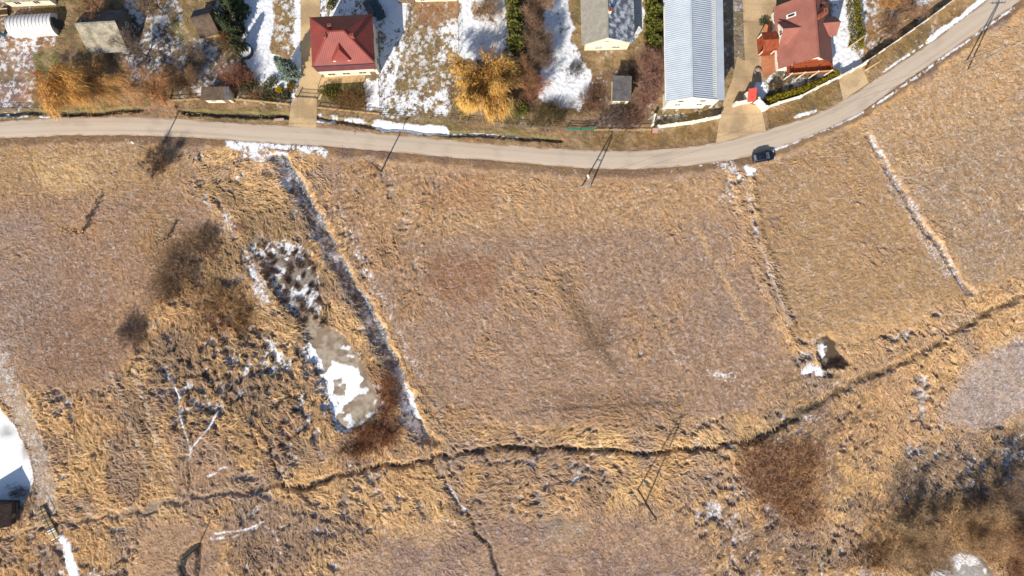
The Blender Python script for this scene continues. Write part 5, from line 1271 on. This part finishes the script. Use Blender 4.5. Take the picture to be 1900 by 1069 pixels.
def shrub(name, label, cat, u, v, ru, rv, h, c, n=900, group=None, seed=1, tw=.035, up=1.0, kids=7, c2=None, rot=0.0, foot=None, splay=1.0, edge=9):
    """many-stemmed bare shrub or reed thicket on an elliptical footprint"""
    r = np.random.default_rng(seed); th = thing(name, label, cat, G(u, v, Z(u, v) - .15), rot, group)
    a = r.uniform(0, 2 * math.pi, n); q = np.sqrt(r.random(n)) * (1 + .22 * np.sin(a * 2 + seed) + .16 * np.sin(a * 3 + 2 * seed) + .12 * np.sin(a * 7 + seed)) * r.uniform(.7, 1.35, n); x = np.cos(a) * q * ru; y = np.sin(a) * q * rv
    hh = h * r.uniform(.55, 1.0, n) * (1 - .45 * np.minimum(q, 1.2) ** 2)
    if foot:
        f_ = np.array(foot, dtype=float); bx = r.uniform(f_[:, 0].min(), f_[:, 0].max(), n * 3); by = r.uniform(f_[:, 1].min(), f_[:, 1].max(), n * 3)
        jx_ = bx + r.normal(0, edge, n * 3); jy_ = by + r.normal(0, edge, n * 3)
        ok = inpoly((jx_ - 950) / 10, (534.5 - jy_) / 10, [tuple(p) for p in f_]) > .5
        x = ((bx - u) / 10)[ok][:n]; y = ((v - by) / 10)[ok][:n]; n = len(x); hh = h * r.uniform(.4, 1.0, n); x = x / 1.0; y = y / 1.0
    k_ = .28 * splay if not foot else 0.0
    S = np.stack([x * (1 - k_), y * (1 - k_), np.zeros(n)], -1)
    D = np.stack([x * k_ + r.normal(0, .3, n) * h * .4, y * k_ + r.normal(0, .3, n) * h * .4, hh * up], -1)
    tc = calm(lin(c)); t2 = calm(lin(c2 or c))
    def cv(m):
        k = r.random((m, 1)); return np.clip((tc[None] * k + t2[None] * (1 - k)) * r.uniform(.6, 1.35, (m, 1)), .008, .8)
    A_ = twigs(S, D, tw * 1.1, cv(n), r)
    S2, D2 = children_of(S, D, kids, .25, 1.0, .38, .7, .0, r)
    B_ = twigs(S2, D2, tw * .9, cv(len(S2)), r)
    np_mesh('stems', A_[0], A_[1], A_[2], M['twig'], th); np_mesh('twigs', B_[0], B_[1], B_[2], M['twig'], th)
    return th
def leaves(P_, D, L, W, col, r):
    n = len(P_); d = unit(D); q = unit(np.cross(d, r.normal(0, 1, (n, 3)))); L = np.reshape(L, (-1, 1)); W = np.reshape(W, (-1, 1))
    v = np.stack([P_ - q * W * .35, P_ + q * W * .35, P_ + d * L * .6 + q * W * .5, P_ + d * L * .6 - q * W * .5, P_ + d * L + q * W * .08, P_ + d * L - q * W * .08], 1).reshape(-1, 3)
    b = np.arange(n)[:, None] * 6
    return v, np.concatenate([b + np.array([0, 1, 2, 3]), b + np.array([3, 2, 4, 5])], 0), np.repeat(col, 6, 0)
def conifer(name, label, u, v, h, rad, c, n=2600, group=None, seed=1, col=0.0, tip=None, cat='tree'):
    """spruce or thuja: whorled sprays on a tapered trunk; col=1 gives a column, 0 a cone"""
    r = np.random.default_rng(seed); th = thing(name, label, cat, G(u, v, Z(u, v) - .2), 0, group)
    m = MB(); m.tube((0, 0, 0), (0, 0, h * .92), .05 + .018 * h, .02, 8, tuple(lin((96, 78, 62)))); m.build('trunk', M['twig'], th)
    nb = int(70 + 8 * h); zb = h * (1 - r.random(nb) ** 1.0 * .97); rr = rad * np.where(col > .5, np.minimum(1, 1.6 * (1 - zb / h) ** .45), (1 - zb / h) ** .85) * r.uniform(.75, 1.12, nb)
    az = r.uniform(0, 2 * math.pi, nb); slope = -.28 if col < .5 else .55
    k = r.integers(0, nb, n); t = r.random(n) ** .6
    b0 = np.stack([np.zeros(nb), np.zeros(nb), zb], -1); bd = np.stack([np.cos(az) * rr, np.sin(az) * rr, rr * slope], -1)
    side = np.stack([-np.sin(az), np.cos(az), np.zeros(nb)], -1); sg = r.choice([-1, 1], n)[:, None]
    lat = r.random(n)[:, None] * (.30 * rr[k])[:, None] * (1.1 - t[:, None])
    P_ = b0[k] + bd[k] * t[:, None] + side[k] * sg * lat; P_[:, 2] = np.maximum(P_[:, 2], .1)
    D = bd[k] * .5 / (np.linalg.norm(bd[k], axis=1)[:, None] + .01) + side[k] * sg * .5 + r.normal(0, .25, (n, 3)) + np.array([[0, 0, .25 * col]])
    base = lin(c); tp = lin(tip or c); w = (t[:, None] ** 2) * r.random((n, 1))
    cc = np.clip((base[None] * (1 - w) + tp[None] * w) * r.uniform(.65, 1.4, (n, 1)), .006, .6)
    x = leaves(P_, D, r.uniform(.22, .5, n) * (1 + .04 * h), r.uniform(.10, .2, n) * (1 + .04 * h), cc, r)
    np_mesh('crown', x[0], x[1], x[2], M['leaf'], th); return th
def leafy(name, label, u, v, ru, rv, h, c, n=1500, group=None, seed=1, c2=None, cat='shrub', rot=0.0, ls=1.0, lumps=7):
    """evergreen shrub: leaf clumps on short stems"""
    r = np.random.default_rng(seed); th = thing(name, label, cat, G(u, v, Z(u, v) - .1), rot, group)
    m = MB()
    lc = np.stack([r.normal(0, .42, lumps) * ru, r.normal(0, .42, lumps) * rv, r.uniform(.45, .8, lumps) * h], -1)
    for p in lc: m.tube((p[0] * .2, p[1] * .2, 0), tuple(p), .05, .02, 5, tuple(lin((100, 82, 66))))
    m.build('stems', M['twig'], th)
    k = r.integers(0, lumps, n); d = unit(r.normal(0, 1, (n, 3))); rad = np.array([ru * .48, rv * .48, h * .33]) * r.uniform(.75, 1.1, (n, 1))
    P_ = lc[k] + d * rad; P_[:, 2] = np.maximum(P_[:, 2], .05); D = d + r.normal(0, .5, (n, 3))
    a = lin(c); b = lin(c2 or c); w = r.random((lumps, 1))[k]
    cc = np.clip((a[None] * w + b[None] * (1 - w)) * r.uniform(.6, 1.4, (n, 1)), .006, .7)
    x = leaves(P_, D, r.uniform(.16, .34, n) * ls, r.uniform(.09, .17, n) * ls, cc, r)
    np_mesh('foliage', x[0], x[1], x[2], M['leaf'], th); return th
def hedge(name, label, pts, w, h, c, c2, n_per_m=260, seed=1, rag_=.25):
    r = np.random.default_rng(seed); th = thing(name, label, 'hedge', G(*pts[0])); o = G(*pts[0]); q = [np.array(p - o) for p in GP(pts)]
    L = [np.linalg.norm(b - a) for a, b in zip(q[:-1], q[1:])]; n = int(sum(L) * n_per_m)
    k = r.choice(len(L), n, p=np.array(L) / sum(L)); t = r.random(n)[:, None]
    A_ = np.array(q[:-1])[k]; B_ = np.array(q[1:])[k]; d = unit(B_ - A_); s = np.stack([-d[:, 1], d[:, 0], 0 * d[:, 0]], -1)
    along = A_ + (B_ - A_) * t; cell = np.floor((t[:, 0] * np.array(L)[k]) / .7).astype(int) * 7 + k
    hv = h * (1 + rag_ * (np.sin(cell * 12.9898) * .5))
    ang_ = r.uniform(0, math.pi, n); rr = r.uniform(.75, 1.05, n)
    P_ = along + s * (np.cos(ang_) * w / 2 * rr * (1 + .2 * np.sin(cell * 3.3)))[:, None]; P_[:, 2] = np.maximum(.05, np.sin(ang_) ** .7 * hv * rr * r.uniform(.3, 1, n) ** .3)
    D = s * np.cos(ang_)[:, None] + np.array([[0, 0, .9]]) + r.normal(0, .4, (n, 3))
    a, b = lin(c), lin(c2); kk = r.random((n, 1)); cc = np.clip((a[None] * kk + b[None] * (1 - kk)) * r.uniform(.6, 1.35, (n, 1)), .006, .7)
    x = leaves(P_, D, r.uniform(.18, .4, n), r.uniform(.08, .16, n), cc, r); np_mesh('foliage', x[0], x[1], x[2], M['leaf'], th)
    m = MB()
    for a_, b_, l in zip(q[:-1], q[1:], L):
        for i in range(int(l / .8) + 1):
            p = Vector(a_ + (b_ - a_) * (i * .8 / l if l else 0)); m.tube(p, p + Vector((0, 0, h * .7)), .04, .02, 5, tuple(lin((100, 82, 66))))
    m.build('stems', M['twig'], th); return th

# golden and orange willows, bare garden trees (north side)
bare_tree('willow_tree', 'big round golden weeping willow between snowy plots', 'tree', 898, 172, 9.0, 6.6, (252, 188, 86), (150, 120, 78), 1.5, .95, (0, -.3), 'willows', 11, 14, .045, .2, .75, strands=15000, haze=2500)
bare_tree('willow_tree', 'yellow-gold leaning willow left of centre between old barn and road', 'tree', 150, 172, 8.0, 5.2, (248, 184, 90), (140, 112, 80), 1.0, .7, (.6, -.6), 'willows', 12, 10, .038, .15, .75, strands=6500, haze=2500)
bare_tree('willow_tree', 'pale golden thin willow spreading below the old grey barn', 'tree', 205, 168, 6.5, 4.4, (226, 172, 96), (140, 114, 84), .5, .6, (.2, -.3), 'willows', 10, 7, .03, .15, .7, strands=3200, haze=900)
bare_tree('willow_tree', 'thin orange willow beside the green lawn patch, left of the gold one', 'tree', 112, 180, 6.0, 3.2, (206, 138, 74), (132, 104, 78), .5, .5, (-.3, .2), 'willows', 13, 7, .03, strands=1500)
bare_tree('bare_tree', 'orange twigged bare tree above the earth crossing of the roadside ditch', 'tree', 318, 184, 8.5, 4.4, (204, 146, 88), (142, 112, 80), .9, .3, (-1.6, 1.0), 'bare garden trees', 14, 9, .03, .15, .7, strands=2200)
bare_tree('bare_tree', 'reddish brown bare tree behind the old grey barn at the top edge', 'tree', 188, 18, 7.0, 3.2, (176, 128, 92), (130, 104, 84), .8, 0, (0, 0), 'bare garden trees', 15, 6)
bare_tree('bare_tree', 'small brown bare tree at the top edge right of the old barn', 'tree', 300, 18, 8.0, 3.6, (158, 128, 88), (120, 100, 80), .7, 0, (0, 0), 'bare garden trees', 16, 6)
bare_tree('bare_tree', 'brown bare tree above the low shed with cream front', 'tree', 352, 160, 6.0, 3.2, (150, 116, 82), (116, 96, 76), 1.0, 0, (0, 0), 'bare garden trees', 17, 7, .032, haze=6000)
bare_tree('bare_tree', 'grey-brown bare fruit tree over the speckled plot', 'tree', 372, 118, 5.5, 3.0, (140, 118, 96), (112, 96, 80), .6, 0, (0, 0), 'bare garden trees', 18, 7)
bare_tree('bare_tree', 'slim bare tree over the snow-speckled ground right of the old barn', 'tree', 272, 104, 9.0, 2.6, (132, 112, 96), (108, 92, 80), .5, 0, (0, 0), 'bare garden trees', 19, 6)
bare_tree('bare_tree', 'brown bare tree just right of the golden weeping willow', 'tree', 958, 158, 7.5, 4.0, (160, 118, 78), (132, 106, 84), 1.0, 0, (.2, .2), 'bare garden trees', 20, 8, .03, haze=6000)
bare_tree('bare_tree', 'topmost brown bare tree in the dark strip beside the thuja row', 'tree', 985, 34, 9.0, 3.6, (170, 132, 98), (150, 122, 98), .8, 0, (0, 0), 'bare garden trees', 21, 8, .032, haze=6000)
bare_tree('bare_tree', 'middle bare tree in the dark strip beside the thuja row', 'tree', 984, 84, 8.0, 3.4, (140, 112, 88), (116, 98, 82), .9, 0, (0, 0), 'bare garden trees', 22, 7, .032, haze=6000)
bare_tree('bare_tree', 'lowest bare tree in the dark strip, by the bend of the snow', 'tree', 1004, 114, 7.0, 2.8, (138, 112, 88), (112, 96, 82), .8, 0, (0, 0), 'bare garden trees', 23, 7, haze=6000)
bare_tree('bare_tree', 'reddish thin bare tree between the brown tree and the snow strip', 'tree', 992, 168, 6.0, 2.4, (180, 118, 90), (150, 112, 90), .6, 0, (0, 0), 'bare garden trees', 24, 6)
bare_tree('bare_tree', 'small bare tree on the snow above the golden willow', 'tree', 906, 26, 4.5, 2.6, (168, 130, 84), (120, 100, 80), .7, 0, (0, 0), 'bare garden trees', 25, 6)
bare_tree('bare_tree', 'pale branched bare tree right of the small dark shed', 'tree', 1190, 126, 7.0, 2.6, (168, 122, 98), (150, 126, 104), .6, 0, (0, 0), 'bare garden trees', 26, 6, .03)
bare_tree('bare_tree', 'reddish bare tree close to the left wall of the steel barn', 'tree', 1204, 150, 6.5, 2.6, (170, 126, 104), (140, 110, 92), 1.0, 0, (0, 0), 'bare garden trees', 27, 7, .032, haze=6000)
bare_tree('bare_tree', 'lower reddish bare tree between small shed and brick pillar', 'tree', 1196, 192, 5.5, 2.6, (166, 122, 100), (136, 106, 90), .9, 0, (0, 0), 'bare garden trees', 28, 7, .032)
bare_tree('bare_tree', 'orange bare tree at the top edge right of the narrow hedge', 'tree', 1632, 10, 6.0, 2.4, (206, 150, 84), (150, 120, 84), .4, 0, (0, 0), 'bare garden trees', 29, 6)
bare_tree('bare_tree', 'brown bare fruit tree in the garden behind the white panel fence', 'tree', 1672, 24, 6.0, 3.0, (160, 120, 90), (130, 106, 86), .4, 0, (0, 0), 'bare garden trees', 30, 6)
bare_tree('bare_tree', 'small bare fruit tree low in the garden behind the white panel fence', 'tree', 1640, 58, 4.5, 2.0, (150, 116, 88), (124, 102, 84), .35, 0, (0, 0), 'bare garden trees', 31, 6)
for u, v, ru, rv, h, c, c2, lb, n, sd_ in (
    (446, 148, 3.2, 2.4, 4.6, (178,122,90), (140,92,68), 'rusty red bare shrub above the dark evergreens, left of the snow', 420, 41),
    (426, 74, 2.2, 3.0, 3.0, (156,112,58), (120,88,52), 'ochre brown shrub under the dark conifers', 260, 42),
    (656, 188, 3.4, 2.4, 2.8, (168,122,72), (132,98,60), 'wide ochre bare shrub in front of the red hipped house', 420, 43),
    (1022, 214, 4.2, 2.5, 2.6, (122,104,66), (104,92,56), 'wide olive bare shrub left of the green mesh panel', 520, 44),
    (1096, 190, 2.4, 3.0, 2.6, (158,114,86), (128,92,70), 'reddish brown bare shrub below the cream gabled house', 320, 45),
    (1142, 222, 3.2, 2.6, 2.8, (140,118,104), (112,94,86), 'greyish bare shrub below the small dark shed', 360, 46),
    (1168, 222, 2.4, 2.4, 2.4, (156,112,88), (124,92,78), 'brown bare shrub between greyish shrub and brick pillar', 240, 47),
    (1176, 136, 2.0, 2.4, 2.4, (128,104,80), (100,86,72), 'dark bare shrub above the right corner of the small shed', 200, 48),
    (1066, 130, 1.6, 1.6, 1.8, (104,90,84), (84,74,72), 'small dark bare shrub on the snow edge below the gabled house', 160, 49),
    (975, 190, 1.8, 1.6, 2.4, (150,110,82), (120,90,70), 'brown shrub between weeping willow and yellow-green bush', 180, 50),
    (1440, 158, 1.8, 1.2, 1.4, (120,92,66), (90,72,56), 'small brown shrub left of the timber balcony front', 120, 51),
    (395, 172, 1.4, 1.2, 1.6, (140,110,80), (110,90,70), 'small brown shrub at the left corner of the low cream-fronted shed', 120, 52),
    (478, 176, 2.0, 1.2, 1.6, (190,140,96), (150,110,78), 'straw coloured shrub right of the low cream-fronted shed', 160, 53)):
    shrub('bare_shrub', lb, 'shrub', u, v, ru, rv, h, c, n, 'bare garden shrubs', sd_, .034, c2=c2)
# evergreens
for u, v, h, rad, c, tip, lb, sd_, n in (
    (448, 22, 9.5, 2.0, (58,70,46), (84,94,60), 'topmost dark conifer left of the snowy lawn', 61, 3000), (440, 62, 8.5, 1.9, (54,64,42), (80,86,56), 'middle dark conifer left of the snowy lawn', 62, 2600),
    (452, 98, 6.0, 1.5, (62,66,44), (100,88,54), 'lowest dark conifer left of the trampoline', 63, 1800), (428, 12, 8.0, 1.8, (50,60,42), (76,84,56), 'dark conifer at the top edge right of the timber shed', 64, 2200),
    (541, 137, 8.0, 2.1, (104,118,104), (150,160,146), 'grey-green spruce beside the tan driveway', 65, 3600)):
    conifer('spruce', lb, u, v, h, rad, c, n, 'dark garden conifers', sd_, 0.0, tip)
for i, (u, v, h, rad, lb) in enumerate(((950, 6, 8.0, 1.3, 'first thuja of the row at the top edge'), (952, 28, 8.0, 1.3, 'second thuja of the row from the top edge'), (954, 50, 7.5, 1.3, 'third thuja of the row from the top edge'), (956, 72, 7.0, 1.3, 'fourth thuja of the row, sunlit side yellow-green'), (958, 94, 6.5, 1.4, 'last thuja of the row, nearest the golden willow'))):
    conifer('thuja', lb, u, v, h, rad * .92, (86, 88, 40), 2100, 'thuja row beside the dark strip', 70 + i, 1.0, (150, 146, 70))
for i, (u, v, h, rad, lb) in enumerate(((1203, -8, 7.5, 1.5, 'tall thuja at the top edge left of the steel barn'), (1204, 18, 7.5, 1.5, 'second tall thuja from the top edge left of the steel barn'), (1205, 44, 7.0, 1.4, 'third tall thuja from the top edge left of the steel barn'), (1205, 68, 6.5, 1.4, 'fourth tall thuja, second from the lower end, by the steel barn'), (1207, 90, 5.5, 1.2, 'lowest tall thuja beside the steel barn'))):
    conifer('thuja', lb, u, v, h, rad * .85, (82, 86, 36), 2100, 'tall thujas by the steel barn', 80 + i, 1.0, (152, 148, 62))
for u, v, ru, rv, h, c, c2, lb, n, sd_ in (
    (456, 166, 2.2, 1.4, 1.6, (66,74,50), (86,92,56), 'dark evergreen shrub under the rusty red shrub', 900, 91),
    (474, 158, 1.3, 1.2, 1.4, (72,84,56), (92,96,58), 'small dark evergreen right of the rusty red shrub', 500, 92),
    (503, 158, 1.5, 1.4, 1.3, (78,86,60), (112,108,62), 'round dark evergreen in the rock garden', 600, 93),
    (519, 165, .65, .65, .8, (206,176,40), (186,156,36), 'bright yellow ball conifer in the rock garden', 420, 94),
    (540, 160, .75, .75, .9, (150,118,36), (122,98,34), 'dull gold ball conifer below the grey-green spruce', 420, 95),
    (508, 182, 2.4, 1.0, .9, (108,96,48), (76,80,56), 'spreading juniper along the pale rail fence', 700, 96),
    (534, 176, .9, .8, .7, (92,98,84), (120,116,90), 'grey-green dwarf conifer right of the yellow ball', 320, 97),
    (612, 174, 1.8, 1.6, 1.7, (70,76,36), (106,98,42), 'dark green evergreen shrub by the sliding gate', 900, 98),
    (622, 186, 1.2, 1.0, 1.2, (128,110,46), (104,94,42), 'olive evergreen shrub beside the wide ochre shrub', 420, 99),
    (964, 212, 1.5, 1.3, 1.8, (122,118,44), (96,98,40), 'yellow-green evergreen bush below the bare brown tree', 800, 100),
    (858, 204, 1.0, 1.1, 1.4, (88,92,38), (66,72,34), 'small dark green bush left of the willow foot', 400, 101),
    (974, 168, 1.0, 1.2, 1.6, (80,92,40), (60,70,36), 'small green bush in the gap right of the willow', 420, 102),
    (1417, 41, .8, .5, 1.1, (92,98,64), (72,80,54), 'potted dark green shrub on the reddish paving', 360, 103)):
    leafy('evergreen_shrub', lb, u, v, ru, rv, h, c, n, 'garden evergreens', sd_, c2)
hedge('hedge', 'clipped yellow-green thuja hedge behind the long white garden wall', [(1419, 190), (1445, 181), (1482, 170), (1520, 155), (1552, 138)], 1.1, 1.5, (172, 150, 40), (128, 122, 36), 420, 111)
hedge('hedge', 'tall narrow olive hedge right of the balcony house', [(1575, -20), (1578, 20), (1582, 60), (1586, 96)], 1.5, 3.0, (150, 136, 44), (112, 108, 38), 380, 112, .3)
hedge('hedge', 'short clipped green hedge at the top edge left of the red hipped house', [(624, -8), (612, 20)], .9, 1.3, (140, 134, 70), (116, 114, 60), 360, 113)

# meadow trees and thickets (south side)
bare_tree('bare_tree', 'round bare thorn tree at the foot of the street lamp pole', 'tree', 304, 306, 4.2, 2.7, (128, 100, 80), (96, 82, 72), 1.0, 0, (0, 0), 'meadow trees', 121, 8, .03)
conifer('young_tree', 'slim young tree alone in the brown meadow, long spindle shadow', 154, 432, 6.2, .5, (188, 154, 116), 150, 'meadow trees', 122, 1.0, (150, 126, 90))
conifer('young_tree', 'very small young tree left of the dark thicket', 309, 446, 3.2, .4, (176, 150, 116), 80, 'meadow trees', 123, 1.0, (160, 146, 120))
bare_tree('willow_tree', 'large bare willow with forked pale trunk near the corner pond', 'tree', 1686, 1000, 8.6, 6.4, (190, 156, 112), (156, 134, 106), 1.1, 0, (.1, .4), 'marsh willows', 124, 10, .03, .1, .8, haze=9000)
bare_tree('willow_tree', 'wide bare willow above the corner pond', 'tree', 1790, 972, 9.0, 6.2, (186, 148, 104), (150, 124, 94), 1.0, 0, (0, 0), 'marsh willows', 125, 9, .03, .1, .8, haze=9000)
bare_tree('willow_tree', 'rust brown bare willow at the right edge below the snowy reeds', 'tree', 1880, 1000, 8.5, 6.0, (184, 140, 100), (146, 118, 92), 1.0, 0, (0, 0), 'marsh willows', 126, 9, .03, .1, .8, haze=9000)
bare_tree('willow_tree', 'bare willow on the right edge, topmost of the marsh group', 'tree', 1850, 905, 8.0, 4.4, (150, 122, 98), (128, 108, 90), .6, 0, (0, 0), 'marsh willows', 127, 8, .03, .1, .75, haze=4000)
for u, v, ru, rv, h, c, c2, lb, n, sd_, tw in (
    (338, 492, 4.4, 4.6, 3.2, (184,148,110), (128,104,82), 'dark brown thicket left of the wetland', 380, 132, .034),
    (314, 536, 3.2, 3.0, 2.6, (176,138,100), (128,102,78), 'lower left spur of brown thicket in the meadow', 300, 133, .034),
    (380, 452, 3.0, 3.2, 2.6, (170,138,104), (124,102,80), 'small brown thicket nearest the bare thorn tree', 360, 134, .034),
    (406, 566, 4.8, 4.6, 2.8, (212,164,104), (158,120,80), 'ochre brown thicket right of the dark one', 360, 135, .034),
    (452, 590, 2.8, 2.6, 2.2, (208,162,98), (156,120,76), 'ochre thicket closest to the snowy upper pond', 360, 136, .034),
    (250, 616, 3.2, 3.0, 1.8, (168,138,116), (126,104,92), 'low dark bush alone in the brown meadow with snow beside it', 620, 137, .034),
    (704, 806, 5.0, 3.0, 2.2, (190,126,84), (140,94,66), 'dark rusty thicket at the foot of the pond', 700, 138, .034),
    (722, 730, 2.0, 5.2, 2.0, (196,130,82), (150,102,66), 'rusty reed bank along the right shore of the pond', 520, 139, .034),
    (660, 832, 3.0, 1.8, 1.8, (146,96,60), (110,74,50), 'rusty thicket below the lowest tip of the pond', 260, 140, .034),
    (1554, 680, 2.6, 1.4, 1.3, (120,98,82), (88,74,66), 'dark reed clump at the small round pond', 420, 141, .034),
    (1725, 1052, 5.0, 2.4, 2.0, (140,98,66), (104,78,58), 'brown brush left of the corner pond', 420, 143, .034),
    (1886, 1056, 3.6, 3.0, 2.2, (158,102,62), (120,80,54), 'rusty brush at the bottom right corner', 380, 144, .034),
    (1535, 1022, 2.0, 2.2, 1.2, (104,104,58), (84,86,52), 'greenish low bush left of the bare willow', 240, 145, .034),
    (1620, 1030, 5.0, 3.4, 1.6, (150,108,68), (112,84,58), 'brown brush at the bottom edge left of the marsh willows', 520, 146, .034),
    (470, 1030, 3.0, 3.4, 1.2, (120,92,70), (90,74,62), 'dark tussock patch inside the snowy tractor loop', 320, 147, .034),
    (35, 915, 2.6, 1.3, 2.0, (110,88,72), (84,70,60), 'twiggy bush on the pond shore behind the hut', 160, 148, .03)):
    shrub('thicket', lb, 'thicket', u, v, ru, rv, h, c, n, 'meadow thickets', sd_, tw, c2=c2)
shrub('thicket', 'big rusty brown reed thicket below the stream bend', 'thicket', 1450, 890, 7, 7, 1.5, (220, 166, 112), 4600, 'meadow thickets', 131, .05, kids=3, c2=(158, 112, 78), edge=16,
      foot=[(1362,842),(1395,822),(1440,812),(1500,816),(1530,828),(1524,872),(1500,915),(1522,960),(1500,985),(1450,962),(1410,930),(1384,890)])
shrub('thicket', 'long rusty brush belt around the marsh willows above the corner pond', 'thicket', 1760, 985, 7, 7, 2.0, (214, 176, 124), 3600, 'meadow thickets', 152, .035, kids=6, c2=(168, 128, 90), edge=30,
      foot=[(1590,950),(1650,930),(1720,935),(1800,915),(1860,940),(1920,960),(1920,1069),(1850,1060),(1830,1035),(1790,1018),(1740,1040),(1700,1069),(1640,1069),(1610,1010)])
shrub('thicket', 'grey frosted brush above the marsh willows, reaching the right edge', 'thicket', 1790, 880, 7, 7, 1.3, (146, 134, 130), 5200, 'meadow thickets', 153, .04, kids=5, c2=(104, 92, 88), edge=16,
      foot=[(1650,880),(1715,838),(1760,850),(1800,832),(1860,800),(1930,785),(1930,960),(1840,930),(1760,925),(1670,930)])
shrub('thicket', 'soft brown scrub band running from the meadow edge down past the dark thicket', 'thicket', 345, 500, 7, 7, 1.4, (176, 140, 104), 1800, 'meadow thickets', 154, .034, kids=5, c2=(116, 94, 76), edge=22,
      foot=[(398,415),(415,470),(372,545),(305,590),(272,555),(288,490),(345,440)])
shrub('thicket', 'ochre scrub carpet between the brown thickets and the snowy upper pond', 'thicket', 420, 580, 7, 7, 1.1, (206, 158, 100), 1800, 'meadow thickets', 155, .034, kids=5, c2=(140, 108, 78), edge=24,
      foot=[(360,530),(470,515),(495,600),(430,660),(345,630)])
# reed clumps standing in the frozen upper pond, copies of one clump
REEDS = [(498,478),(520,466),(545,470),(566,474),(584,500),(510,505),(535,500),(560,512),(500,530),(528,545),(552,556),(570,545),(592,560),(585,590),(540,580),(562,596),(548,610),(520,565),(600,600),(488,500),(506,488),(552,488),(576,488),(532,520),(548,530),(510,545),(574,530),(588,536),(530,560),(560,572),(574,580),(494,514)]
proto = shrub('reed_clump', 'tussock of dark dry reeds in the frozen upper pond', 'reeds', *REEDS[0], 1.0, .9, 1.0, (160,126,98), 150, 'reed clumps in the frozen upper pond', 151, .05, c2=(118, 92, 76), kids=4)
rr = random.Random(9)
for u, v in REEDS[1:]:
    o = copy_tree(proto); o.location = G(u, v, Z(u, v) - .15); s = rr.uniform(.6, 1.7); o.scale = (s, s * rr.uniform(.55, 1.0), rr.uniform(.7, 1.2)); o.rotation_euler = (0, 0, rr.uniform(0, 6.28))
